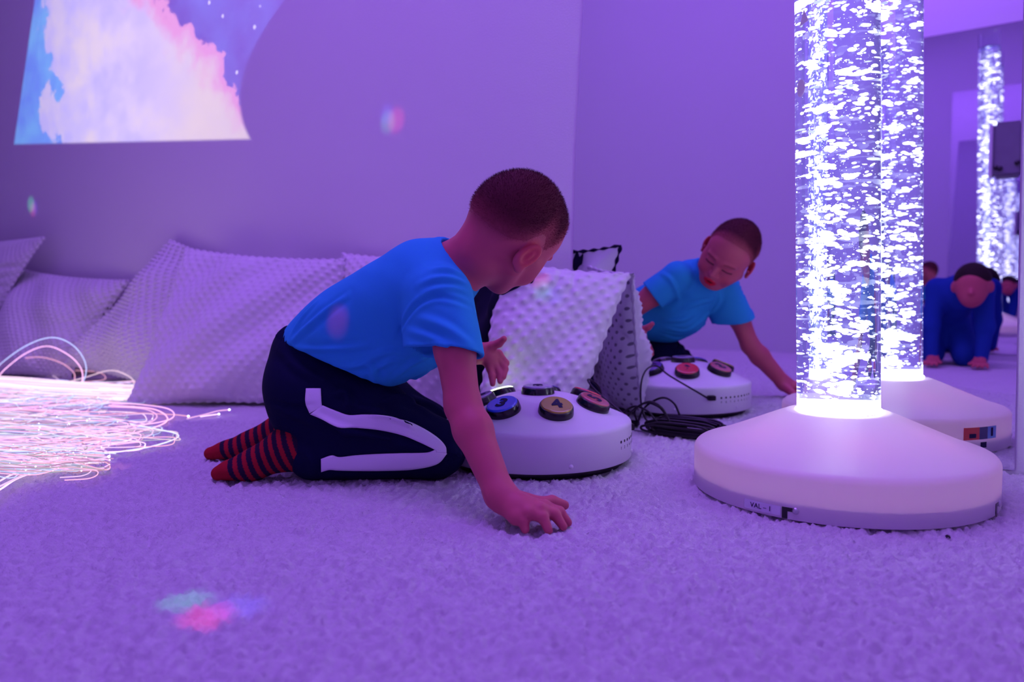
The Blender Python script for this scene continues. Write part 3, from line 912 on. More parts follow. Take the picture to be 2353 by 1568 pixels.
# ------------------------------------------------------------------ plush cushions
def cushion(label, TL, TR, BL, BR, thick=0.075, pitch=0.033, bumps=0.006, front='minky', back='minky_back', seed=0, g=150, group='plush cushions along the wall', name='cushion', sag=0.35, folds=0.007):
    TL, TR, BL, BR = (np.array(p, float) for p in (TL, TR, BL, BR))
    rg = np.random.default_rng(seed)
    nrm = np.cross(TR - BL, TL - BR); nrm /= np.linalg.norm(nrm)
    if nrm @ N > 0: nrm = -nrm
    ctr = (TL + TR + BL + BR) / 4
    W = (np.linalg.norm(TR - TL) + np.linalg.norm(BR - BL)) / 2; H = (np.linalg.norm(TL - BL) + np.linalg.norm(TR - BR)) / 2
    t = empty(name, (BL + BR) / 2, label, 'cushion', group)
    s = np.linspace(-1, 1, g)
    s = np.sign(s) * (1 - (1 - np.abs(s)) ** 1.25)
    U, V = np.meshgrid(s, s, indexing='ij')
    # pinched edges between pointed corners
    pin = 0.055
    U2 = U * (1 - pin * (1 - V ** 2) * np.abs(U) ** 2); V2 = V * (1 - pin * (1 - U ** 2) * np.abs(V) ** 2)
    a, b = (U2 + 1) / 2, (V2 + 1) / 2
    base = (TL[None, None] * (1 - a)[..., None] + TR[None, None] * a[..., None]) * b[..., None] + (BL[None, None] * (1 - a)[..., None] + BR[None, None] * a[..., None]) * (1 - b)[..., None]
    prof = np.clip((1 - np.abs(U) ** 2.2) * (1 - np.abs(V) ** 2.2), 0, 1) ** 0.55
    prof = prof * (1 - sag * 0.5 * (V - 0.15))
    ph = rg.random(6) * 6.28; am = rg.normal(size=6)
    fold = sum(am[i] * np.sin((U * math.cos(ph[i]) + V * math.sin(ph[i])) * (3 + 1.7 * i) + ph[i] * 3) for i in range(6)) * folds
    # creases running in from the corners and edges
    for _ in range(9):
        e = rg.integers(4); q = rg.uniform(-0.8, 0.8)
        u0, v0 = [(-1, q), (1, q), (q, -1), (q, 1)][e]
        dx, dy = (U - u0), (V - v0); an = math.atan2(-v0, -u0) + rg.normal() * 0.5
        al = dx * math.cos(an) + dy * math.sin(an); ac = -dx * math.sin(an) + dy * math.cos(an)
        fold = fold - folds * 1.6 * np.exp(-(ac / 0.05) ** 2) * np.exp(-np.clip(al, 0, None) / 0.3) * (al > -0.05)
    env = np.clip(prof * 2.0, 0, 1)
    lu, lv = U2 * W / 2 / pitch, V2 * H / 2 / pitch

    def lat(p, q):
        d1 = np.hypot(p - np.floor(p) - 0.5, q - np.floor(q) - 0.5); p, q = p + 0.5, q + 0.5
        d2 = np.hypot(p - np.floor(p) - 0.5, q - np.floor(q) - 0.5)
        return np.exp(-(np.minimum(d1, d2) / 0.185) ** 2)
    bump = lat(lu, lv)
    fr = base + nrm * (thick * prof + fold * env + bumps * bump + 0.002)[..., None]
    bk = base - nrm * (thick * 0.85 * prof + fold * 0.7 * env - bumps * 0.35 * bump * env)[..., None]
    for P in (fr, bk):
        wd = (P @ N) - (DW - 0.006); P -= N * np.clip(wd, 0, None)[..., None]
        P[..., 2] = np.maximum(P[..., 2], 0.001)
    idx = np.arange(g * g).reshape(g, g)
    Q = np.stack([idx[:-1, :-1], idx[1:, :-1], idx[1:, 1:], idx[:-1, 1:]], -1).reshape(-1, 4)
    flip = np.cross(TR - TL, TL - BL) @ nrm < 0
    for nm, P, m, fl_ in (('front_cover', fr, front, flip), ('back_cover', bk, back, not flip)):
        me = mesh_np(nm, P.reshape(-1, 3), Q[:, ::-1] if fl_ else Q)
        uv = me.uv_layers.new(name='UVMap')
        li = np.zeros(len(me.loops), np.int32); me.loops.foreach_get('vertex_index', li)
        uv.data.foreach_set('uv', np.stack([lu.ravel()[li], lv.ravel()[li]], 1).astype(np.float32).ravel())
        link(nm, me, MT[m], t)
    # fluffy seam with bobbles all round
    ring_ = np.concatenate([base[:, 0], base[-1, 1:], base[-2::-1, -1], base[0, -2:0:-1]])
    seg = np.concatenate([[0], np.cumsum(np.linalg.norm(np.diff(ring_, axis=0), axis=1))]); L = seg[-1]
    q = np.linspace(0, L, int(L / 0.0045))
    R2 = np.stack([np.interp(q, seg, ring_[:, i]) for i in range(3)], 1)
    wd = (R2 @ N) - (DW - 0.009); R2 -= N * np.clip(wd, 0, None)[:, None]; R2[:, 2] = np.maximum(R2[:, 2], 0.002)
    rad = 0.0042 + 0.0022 * np.sin(q / pitch * 2 * math.pi * 1.1) + 0.0008 * rg.random(len(q))
    hose('seam', R2, rad, MT[front], t, raw=True, k=6)
    return t


def floor_at(x, y):
    p = atz(x, y, 0.0); return p


cushion('white plush cushion at the left edge, leaning above a lower one', atd(-150, 560, 0.10), atd(103, 546, 0.10), atd(-240, 800, 0.22), atd(-25, 752, 0.20), seed=1)
cushion('white bumpy cushion low against the wall behind the glowing fibres', atd(55, 622, 0.05), atd(296, 646, 0.04), floor_at(-75, 862), atd(160, 868, 0.16), seed=2, thick=0.07, bumps=0.011)
cushion('white bumpy cushion tilted on its side, half behind the largest cushion', atd(392, 553, 0.03), atd(690, 640, 0.03), atd(150, 838, 0.20), atd(500, 935, 0.16), seed=3, thick=0.085, bumps=0.013, pitch=0.034)
cushion('largest white plush cushion, left of the kneeling boy', atd(428, 572, 0.17), atd(792, 598, 0.08), floor_at(292, 930), floor_at(800, 934), seed=4, thick=0.085, pitch=0.036)
cushion('white plush cushion standing behind the boy', atd(785, 584, 0.035), atd(1112, 590, 0.035), atz(815, 958, 0.002), atz(1085, 978, 0.002), seed=5, thick=0.07, pitch=0.036)
cushion('dark navy cushion wedged behind the bumpy cushion and the boy', atd(1098, 562, 0.14), atd(1238, 546, 0.215), atz(1062, 985, 0.002), atz(1180, 990, 0.002), seed=6, thick=0.03, bumps=0.0, front='navy_cloth', back='minky', g=60)
cushion('white bumpy cushion with grey dotted back, behind the controller', atd(1146, 594, 0.20), atd(1446, 630, 0.012), atz(1085, 1016, 0.002), atz(1310, 1012, 0.002), seed=7, thick=0.062, pitch=0.0355, bumps=0.0065, g=190, sag=0.1)


# ------------------------------------------------------------------ fibre-optic lamp
def fibre_lamp():
    S0 = np.array([-1.95, 2.28, 0.03])
    t = empty('fibre_optic_lamp', np.array([-1.95, 2.28, 0.0]), 'glowing fibre-optic strands spread over the carpet in front of the cushions', 'lamp')
    rg = np.random.default_rng(21)
    tints = np.array([(1.0, 0.50, 0.92), (0.92, 0.60, 1.0), (0.50, 0.56, 1.0), (1.0, 0.45, 0.72), (0.74, 0.74, 1.0), (1.0, 0.70, 0.90)])

    NECKB = np.array([-2.02, 2.31, 0.055])

    def P2(x, y, z=0.004): return atz(x, y, z)
    # the strands that show singly: way points as (x, y, height)
    named = [
        [(-60, 900, .02), (0, 838, .08), (60, 795, .16), (120, 776, .20), (170, 796, .17), (197, 838, .10), (190, 880, .04), (150, 930, .01)],
        [(-60, 920, .02), (10, 850, .06), (60, 812, .12), (110, 796, .15), (160, 818, .12), (188, 852, .07), (182, 890, .03), (130, 920, .01)],
        [(-60, 890, .02), (0, 838, .05), (80, 821, .09), (135, 832, .07), (168, 855, .04), (172, 875, .015)],
        [(-50, 930, .02), (180, 872, .03), (250, 852, .06), (290, 862, .05), (308, 880, .03), (290, 905, .01), (200, 930, .006)],
        [(-60, 1060, .02), (120, 1010, .012), (260, 985, .015), (370, 970, .01), (400, 955, .01), (380, 938, .012), (300, 928, .012), (220, 925, .01)],
        [(-40, 1030, .02), (180, 1020, .01), (330, 990, .008), (385, 965, .01), (350, 940, .012), (250, 932, .01)],
        [(-60, 1010, .02), (150, 1000, .01), (300, 985, .008), (360, 960, .01), (330, 940, .01), (240, 935, .01)],
        [(20, 1045, .02), (200, 1045, .008), (330, 1030, .006), (400, 1010, .008), (405, 997, .01), (352, 985, .012), (300, 975, .01)],
        [(-50, 1130, .02), (30, 1090, .012), (90, 1072, .01), (118, 1055, .008), (105, 1040, .01)],
        [(-50, 1150, .02), (40, 1100, .012), (100, 1078, .01), (132, 1056, .008), (120, 1035, .01)],
        [(-50, 1140, .03), (60, 1090, .015), (130, 1070, .01), (170, 1050, .008), (210, 1030, .008)],
        [(-20, 1015, .02), (150, 1030, .01), (250, 1022, .006), (300, 1010, .006), (290, 1000, .01), (200, 1002, .01)],
        [(-20, 940, .02), (120, 948, .012), (200, 955, .01), (300, 950, .01), (392, 953, .008), (433, 957, .006)],
        [(0, 960, .02), (70, 950, .01), (110, 962, .01), (160, 974, .012)],
        [(-30, 990, .02), (100, 1000, .01), (160, 1040, .008), (205, 1050, .007), (250, 1050, .008)],
        [(430, 962, .004), (470, 953, .008), (500, 945, .012), (527, 942, .014)],
        [(460, 958, .004), (480, 955, .006), (503, 952, .007)],
        [(-20, 870, .03), (100, 900, .03), (200, 905, .012), (235, 925, .01), (215, 945, .008), (140, 955, .008)],
        [(-20, 880, .03), (60, 885, .03), (100, 898, .02), (80, 915, .015), (-20, 925, .01)],
        [(150, 1030, .01), (210, 1010, .02), (232, 1015, .015), (215, 1030, .01), (185, 1045, .006)],
    ]
    k = 0
    for w_ in named:
        Q = np.array([P2(*p) for p in w_])
        if w_[0][1] > 1100: Q = np.concatenate([[NECKB, atz(-620, 1120, 0.02), atz(-420, 1290, 0.006)], Q])
        elif w_[0][0] < 25: Q = np.concatenate([[NECKB + rg.normal(size=3) * 0.012, atz(-260, w_[0][1] + 14, 0.02)], Q])
        c_ = tints[rg.integers(len(tints))] * rg.uniform(1.0, 1.9)
        st = hose('strand', Q, 0.00165, MT['fibre'], t, 70, 6, tint=c_)
        k += 1
        if k in (12, 13, 14, 15, 16, 17, 20):
            tip = Q[-1]
            V, F = lathe_np([(0.0, -0.003), (0.0024, -0.0015), (0.003, 0.0), (0.0024, 0.0018), (0.0, 0.003)], 10, None, tip)
            link('tip', mesh_np('tip', V, F, np.tile(tints[4] * 5, (len(V), 1))), MT['fibre'], st)
    # further single strands fanning out over the carpet
    Vs, Fs, Ts = [], [], []
    n0 = 0

    def keep(Q, r, c_, n=44):
        nonlocal n0
        V, F, _c = sweep_np(spline(Q, n), r, 5)
        Vs.append(V); Fs.append(F + n0); n0 += len(V); Ts.append(np.tile(c_, (len(V), 1)))
    for i in range(230):
        y0 = rg.uniform(880, 1090); xe = 400 * rg.beta(1.6, 1.7) + 10
        if y0 > 1040: xe = min(xe, 210) + 30
        h = rg.uniform(0.002, 0.02)
        ye = np.clip(y0 + rg.normal() * 28, 875, 1080)
        p = [(-320, 960 + (y0 - 960) * 0.9, h + .02), (-90, y0 * 0.92 + 960 * 0.08 + rg.normal() * 5, h + .015), (xe * 0.33, y0 * 0.7 + ye * 0.3 + rg.normal() * 5, h + 0.008), (xe * 0.68, y0 * 0.35 + ye * 0.65 + rg.normal() * 4, h), (xe, ye, h * 0.7)]
        if rg.random() < 0.45:
            s_ = 1 if rg.random() < 0.5 else -1
            p += [(xe + 12, ye + s_ * 9, h * 0.6), (xe - 8, ye + s_ * 20, h * 0.6), (xe * 0.7, ye + s_ * 24, 0.004)]
        Q = np.array([NECKB + rg.normal(size=3) * 0.014] + [P2(min(x, 405), y, z) for x, y, z in p])
        c_ = tints[rg.integers(len(tints))] * rg.uniform(0.45, 1.6)
        if i < 60:
            hose('strand', Q, 0.0011, MT['fibre'], t, 44, 5, tint=c_)
        else:
            keep(Q, 0.00105, c_)
    # the dense tail of the bundle lying along the cushions
    for i in range(260):
        z = rg.uniform(0.003, 0.055); off = rg.normal() * 0.028
        A = atz(-120, 898, 0.0) + np.array([0, 0, z]); B = atz(332 - rg.random() ** 2 * 120, 921, 0.0) + np.array([0, 0, z * 0.9])
        dirn = (B - A) / np.linalg.norm(B - A); sd = np.array([-dirn[1], dirn[0], 0])
        Q = np.array([NECKB + rg.normal(size=3) * 0.014, A + sd * (off - 0.03), A + (B - A) * 0.35 + sd * (off + rg.normal() * 0.008) + Z1 * rg.normal() * 0.003, A + (B - A) * 0.7 + sd * (off * 0.9 - 0.005), B + sd * off * 0.6])
        Q[:, 2] = np.clip(Q[:, 2], 0.003, 0.06)
        keep(Q, 0.0015, np.array([1.0, 0.72, 0.96]) * rg.uniform(0.7, 1.7), 20)
    me = mesh_np('strand_mass', np.concatenate(Vs), np.concatenate(Fs), np.concatenate(Ts))
    o = link('strand_mass', me, MT['fibre'], t); o['kind'] = 'stuff'
    # sparks where the strands are nicked
    V0, F0 = lathe_np([(0.0, -1), (0.8, -0.5), (1.0, 0.0), (0.8, 0.5), (0.0, 1)], 6)
    allv = np.concatenate(Vs); pick = allv[rg.integers(0, len(allv), 420)]
    Vv = np.concatenate([V0 * rg.uniform(0.0008, 0.0019) + p for p in pick]); Ff = np.concatenate([F0 + i * len(V0) for i in range(len(pick))])
    o = link('sparks', mesh_np('sparks', Vv, Ff, np.tile(np.array([2.6, 2.4, 3.4]), (len(Vv), 1))), MT['fibre'], t); o['kind'] = 'stuff'
    lathe('light_source_box', [(0.0, 0.001), (0.11, 0.001), (0.115, 0.01), (0.115, 0.10), (0.10, 0.115), (0.03, 0.118), (0.03, 0.13), (0.0, 0.13)], MT['black'], t, 40, None, np.array([-2.12, 2.34, 0.0]))


fibre_lamp()


# ------------------------------------------------------------------ kneeling boy
HR = np.array([[0.5554, 0.4311, 0.7112], [-0.6302, 0.7761, 0.0218], [-0.5425, -0.4603, 0.7027]])   # columns: his right, forward, up
HT = np.array([-0.0042, 1.3517, 0.4450])
HS = 1.028


def hp(x, y, z): return HR @ (np.array([x, y, z]) * HS) + HT


def hloc(V): return (V - HT) @ HR / HS


def cranium(f, grow=0.0):
    M = HR.T; s = HS
    f.ell(hp(0, -0.012, 0.030), np.array([0.0690, 0.089, 0.083]) * s + grow, M, 0.01)
    f.ell(hp(0, 0.030, 0.036), np.array([0.060, 0.048, 0.062]) * s + grow, M, 0.02)
    f.ell(hp(0, -0.046, 0.022), np.array([0.054, 0.046, 0.050]) * s + grow, M, 0.02)


def head(f):
    M = HR.T; s = HS
    cranium(f)
    f.ell(hp(0, 0.028, -0.028), np.array([0.049, 0.050, 0.056]) * s, M, 0.02)
    f.cap(hp(-0.048, 0.004, -0.034), hp(-0.018, 0.052, -0.068), 0.020 * s, 0.018 * s, 0.02)
    f.cap(hp(0.048, 0.004, -0.034), hp(0.018, 0.052, -0.068), 0.020 * s, 0.018 * s, 0.02)
    f.ell(hp(0, 0.060, -0.070), np.array([0.020, 0.017, 0.015]) * s, M, 0.014)
    for q in (-1, 1):
        f.ell(hp(0.044 * q, 0.036, -0.006), np.array([0.022, 0.026, 0.026]) * s, M, 0.016)
        f.ell(hp(0.034 * q, 0.052, -0.026), np.array([0.025, 0.023, 0.024]) * s, M, 0.014)
        f.ell(hp(0.029 * q, 0.0845, 0.011), np.array([0.017, 0.012, 0.0115]) * s, M, 0.012, 'cut')
        f.ell(hp(0.0285 * q, 0.0635, 0.009), np.array([0.0150, 0.0130, 0.0125]) * s, M, 0.003)
        f.cap(hp(0.016 * q, 0.0735, 0.005), hp(0.041 * q, 0.0685, 0.004), 0.0028 * s, 0.0024 * s, 0.004)
        f.cap(hp(0.014 * q, 0.0790, 0.026), hp(0.042 * q, 0.0690, 0.026), 0.006 * s, 0.005 * s, 0.010)
    f.ell(hp(0, 0.071, 0.022), np.array([0.020, 0.010, 0.012]) * s, M, 0.010)
    f.chain([hp(0, 0.076, 0.012), hp(0, 0.083, -0.004), hp(0, 0.0905, -0.019)], [0.0062 * s, 0.0072 * s, 0.0098 * s], 0.007)
    for q in (-1, 1):
        f.ell(hp(0.0095 * q, 0.083, -0.0215), np.array([0.0068, 0.0085, 0.0062]) * s, M, 0.005)
        f.ell(hp(0.0048 * q, 0.0885, -0.0290), np.array([0.0028, 0.0034, 0.003]) * s, M, 0.002, 'cut')
    f.ell(hp(0, 0.070, -0.045), np.array([0.026, 0.014, 0.020]) * s, M, 0.010)
    f.chain([hp(-0.0195, 0.0735, -0.0475), hp(-0.007, 0.0830, -0.0432), hp(0.007, 0.0830, -0.0432), hp(0.0195, 0.0735, -0.0475)], [0.0022 * s, 0.0042 * s, 0.0042 * s, 0.0022 * s], 0.003)
    f.chain([hp(-0.0185, 0.0735, -0.0505), hp(-0.007, 0.0805, -0.0572), hp(0.007, 0.0805, -0.0572), hp(0.0185, 0.0735, -0.0505)], [0.0024 * s, 0.0050 * s, 0.0050 * s, 0.0024 * s], 0.003)
    f.ell(hp(0, 0.0835, -0.0500), np.array([0.0125, 0.0050, 0.0024]) * s, M, 0.002, 'cut')
    for q in (-1, 1):
        # ear: tilted shell with rim, hollow and lobe, standing off the head
        ax = np.array([0.90 * q, -0.43, 0.0]); ax /= np.linalg.norm(ax)
        up = np.array([0.10 * q, 0.20, 0.97]); up -= ax * (up @ ax); up /= np.linalg.norm(up); fr = np.cross(up, ax)
        Mw = np.stack([HR @ ax, HR @ fr, HR @ up])
        c_ = (0.0750 * q, -0.016, -0.006)
        f.ell(hp(*c_), np.array([0.0062, 0.0165, 0.0290]) * s, Mw, 0.006)
        cc = np.array(c_) + ax * 0.006 + np.array([0, 0.001, 0.004])
        f.ell(hp(*cc), np.array([0.0052, 0.0098, 0.0185]) * s, Mw, 0.002, 'cut')
        cc = np.array(c_) + ax * 0.002 + np.array([0, 0.003, 0.003])
        f.ell(hp(*cc), np.array([0.004, 0.0035, 0.0105]) * s, Mw, 0.003)
        cc = np.array(c_) + np.array([0, 0.006, -0.024])
        f.ell(hp(*cc), np.array([0.0055, 0.0085, 0.0085]) * s, Mw, 0.005)
        f.ell(hp(0.0735 * q, 0.004, -0.006), np.array([0.004, 0.005, 0.006]) * s, Mw, 0.004)


def finger(f, pts, r):
    f.chain(pts, r, 0.0035)


SHR = np.array([-0.116, 1.280, 0.340]); ELR = np.array([-0.080, 1.205, 0.165]); WRR = np.array([-0.020, 1.118, 0.043])
SHL = np.array([-0.118, 1.452, 0.385]); ELL_ = np.array([-0.195, 1.585, 0.275]); WRL = np.array([-0.082, 1.622, 0.214])
NECK = np.array([-0.112, 1.362, 0.380])


def boy_body():
    f = Field((-0.36, 1.02, -0.012), (0.12, 1.70, 0.60), 0.0021)
    head(f)
    f.chain([hp(0, -0.030, -0.020), hp(0, -0.026, -0.060), NECK], [0.046, 0.041, 0.046], 0.03)
    # trunk under the shirt
    f.chain([NECK, np.array([-0.165, 1.385, 0.335]), np.array([-0.27, 1.43, 0.28])], [0.050, 0.068, 0.06], 0.03)
    f.cap(np.array([-0.15, 1.37, 0.36]), SHR, 0.045, 0.038, 0.03)
    f.cap(np.array([-0.15, 1.40, 0.37]), SHL, 0.045, 0.038, 0.03)
    # right arm planted on the carpet
    f.chain([SHR, SHR * 0.5 + ELR * 0.5 + np.array([0.004, -0.004, 0]), ELR, ELR * 0.72 + WRR * 0.28, WRR], [0.037, 0.0325, 0.0280, 0.0300, 0.0222], 0.014)
    palm = np.array([0.008, 1.096, 0.030])
    f.cap(WRR, palm, 0.0225, 0.0195, 0.014)
    kn = [np.array([0.004, 1.079, 0.021]), np.array([0.021, 1.077, 0.027]), np.array([0.038, 1.084, 0.029]), np.array([0.046, 1.101, 0.028])]
    for q in kn: f.cap(palm, q, 0.0165, 0.0112, 0.008)
    f.cap(WRR + np.array([0.006, -0.012, -0.010]), kn[0], 0.016, 0.011, 0.01)
    tips = [(np.array([0.014, 1.0725, 0.016]), np.array([0.0165, 1.0680, 0.005])),
            (np.array([0.0425, 1.0735, 0.021]), np.array([0.050, 1.0640, 0.0045])),
            (np.array([0.0600, 1.0880, 0.021]), np.array([0.0725, 1.0815, 0.0045])),
            (np.array([0.0680, 1.1020, 0.020]), np.array([0.0805, 1.0985, 0.005]))]
    for q, (m_, e) in zip(kn, tips):
        finger(f, [q, m_, e], [0.0098, 0.0084, 0.0066])
    f.cap(WRR + np.array([0.012, 0.010, -0.008]), np.array([0.040, 1.138, 0.022]), 0.016, 0.0115, 0.01)
    finger(f, [np.array([0.040, 1.138, 0.022]), np.array([0.060, 1.150, 0.022]), np.array([0.0795, 1.156, 0.0145])], [0.0112, 0.0098, 0.0076])
    # left arm reaching past the controller, hand open
    f.chain([SHL, SHL * 0.5 + ELL_ * 0.5, ELL_, ELL_ * 0.7 + WRL * 0.3, WRL], [0.039, 0.034, 0.030, 0.031, 0.0215], 0.014)
    pl = np.array([-0.052, 1.626, 0.207])
    f.cap(WRL, pl, 0.0215, 0.0175, 0.012)
    kl = [np.array([-0.030, 1.632, 0.212]), np.array([-0.031, 1.628, 0.200]), np.array([-0.037, 1.622, 0.190]), np.array([-0.047, 1.618, 0.182])]
    for q in kl: f.cap(pl, q, 0.0150, 0.0100, 0.008)
    for q, m_, e in [(kl[0], (-0.014, 1.628, 0.192), (-0.022, 1.616, 0.176)), (kl[1], (-0.016, 1.618, 0.180), (-0.019, 1.606, 0.164)),
                     (kl[2], (-0.026, 1.612, 0.170), (-0.026, 1.602, 0.155)), (kl[3], (-0.043, 1.610, 0.165), (-0.042, 1.602, 0.150))]:
        finger(f, [q, np.array(m_), np.array(e)], [0.0088, 0.0078, 0.0064])
    f.cap(WRL + np.array([0.010, 0, 0.008]), np.array([-0.045, 1.618, 0.229]), 0.0145, 0.0105, 0.01)
    finger(f, [np.array([-0.045, 1.618, 0.229]), np.array([-0.028, 1.612, 0.236]), np.array([-0.017, 1.606, 0.246])], [0.0105, 0.0088, 0.0070])
    V, Q = f.mesh(2)
    V[:, 2] = np.maximum(V[:, 2], -0.004)
    # complexion
    L = hloc(V); x, y, z = L.T
    base = np.array([0.54, 0.100, 0.145])
    C = np.tile(base, (len(V), 1))
    C *= (1 + 0.06 * value_noise(V[:, 0] + V[:, 2], V[:, 1] + 3, 0.02, 9))[:, None]

    def paint(w_, c_):
        nonlocal C
        C = C * (1 - w_[:, None]) + np.array(c_) * w_[:, None]
    hd = (np.abs(x) < 0.09) & (np.abs(y) < 0.12) & (np.abs(z) < 0.13)
    fr_ = hd & (y > 0.035)
    lipd = np.sqrt((x / 0.0215) ** 2 + ((z + 0.0505) / 0.0125) ** 2)
    paint(fr_ * (y > 0.066) * (1 - smoothstep(0.8, 1.1, lipd)), (0.66, 0.008, 0.03))
    paint(fr_ * (y > 0.06) * (1 - smoothstep(0.5, 1.0, np.sqrt((x / 0.0165) ** 2 + ((z + 0.0500) / 0.0038) ** 2))), (0.10, 0.002, 0.008))
    for q in (-1, 1):
        lash = np.abs(z - (0.0035 - 0.0020 * np.cos((x - 0.0285 * q) / 0.013 * 1.3)))
        paint(fr_ * (np.abs(x - 0.0285 * q) < 0.0150) * (1 - smoothstep(0.0014, 0.0036, lash)), (0.035, 0.012, 0.012))
        br = np.abs(z - (0.0275 - 0.10 * np.abs(x - 0.026 * q)))
        paint(fr_ * 0.6 * (np.abs(x - 0.029 * q) < 0.0165) * (1 - smoothstep(0.0012, 0.0042, br)), (0.20, 0.03, 0.03))
        paint(fr_ * 0.35 * (1 - smoothstep(0.3, 1.0, np.sqrt(((x - 0.036 * q) / 0.02) ** 2 + ((z + 0.026) / 0.02) ** 2))), (0.66, 0.08, 0.10))
        paint(hd * 0.5 * (1 - smoothstep(0.6, 1.0, np.sqrt(((y + 0.014) / 0.022) ** 2 + (z / 0.032) ** 2))) * (x * q > 0.066), (0.66, 0.05, 0.06))
    # cropped hair starts as a shade on the skin at the hairline
    gh = z - hairline(x, y)
    paint(((np.abs(x) < 0.10) & (np.abs(y) < 0.125) & (z > -0.06) & (z < 0.13) & ((np.abs(x) < 0.066) | (z > 0.03))) * smoothstep(-0.010, 0.055, gh), (0.105, 0.016, 0.030))
    return V, Q, C


def hairline(x, y):
    # lower limit of the hair (head-local z) as a function of depth y
    return np.interp(y, [-0.11, -0.085, -0.06, -0.035, -0.022, -0.010, 0.012, 0.026, 0.045, 0.062, 0.09],
                     [-0.040, -0.036, -0.026, 0.000, 0.028, 0.030, 0.012, 0.034, 0.066, 0.078, 0.080])


def boy_hair():
    f = Field((-0.14, 1.20, 0.28), (0.14, 1.50, 0.60), 0.0020)
    cranium(f, 0.0)
    ax = [(f.lo[i] + f.h * np.arange(f.n[i])) for i in range(3)]
    G = np.stack(np.meshgrid(*ax, indexing='ij'), -1).reshape(-1, 3)
    L = hloc(G); g = L[:, 2] - hairline(L[:, 0], L[:, 1])
    th = -0.003 + 0.0056 * smoothstep(-0.012, 0.030, g)
    f.F = (f.F.ravel() - th).reshape(f.n).astype(np.float32)
    V, Q = f.mesh(1)
    L = hloc(V); g = L[:, 2] - hairline(L[:, 0], L[:, 1])
    keep = g > -0.016
    kq = keep[Q].all(1); Q = Q[kq]
    used = np.zeros(len(V), bool); used[Q.ravel()] = True; re = np.cumsum(used) - 1
    V, g, L = V[used], g[used], L[used]; Q = re[Q]
    k = smoothstep(-0.004, 0.062, g)
    dark, fade = np.array([0.105, 0.016, 0.030]), np.array([0.50, 0.094, 0.135])
    C = fade * (1 - k[:, None]) + dark * k[:, None]
    # cropped stubble standing on the scalp
    n = 26000
    rg = np.random.default_rng(8)
    i = rg.integers(0, len(V), n); i = i[g[i] > 0.002]
    Nn = np.zeros_like(V)
    fn = np.cross(V[Q[:, 1]] - V[Q[:, 0]], V[Q[:, 2]] - V[Q[:, 0]])
    for j in range(4): np.add.at(Nn, Q[:, j], fn)
    Nn /= np.linalg.norm(Nn, axis=1)[:, None] + 1e-12
    flow = HR @ np.array([0, -0.35, 0.25])
    B = V[i] + rg.normal(size=(len(i), 3)) * 0.0008
    dr = Nn[i] + flow * 0.5 + rg.normal(size=(len(i), 3)) * 0.25; dr /= np.linalg.norm(dr, axis=1)[:, None]
    ln = rg.uniform(0.0025, 0.0055, len(i)) * (0.35 + 0.65 * smoothstep(0, 0.03, g[i]))
    sd = np.cross(dr, rg.normal(size=(len(i), 3))); sd /= np.linalg.norm(sd, axis=1)[:, None]
    T = np.stack([B - sd * 0.00022, B + sd * 0.00022, B + dr * ln[:, None]], 1).reshape(-1, 3)
    base = len(V)
    F3 = (np.arange(len(i) * 3).reshape(-1, 3) + base)
    Q3 = np.concatenate([Q[:, [0, 1, 2]], Q[:, [0, 2, 3]], F3])
    C2 = np.repeat(C[i] * rg.uniform(0.7, 1.2, (len(i), 1)), 3, 0)
    return np.concatenate([V, T]), Q3, np.concatenate([C, C2])


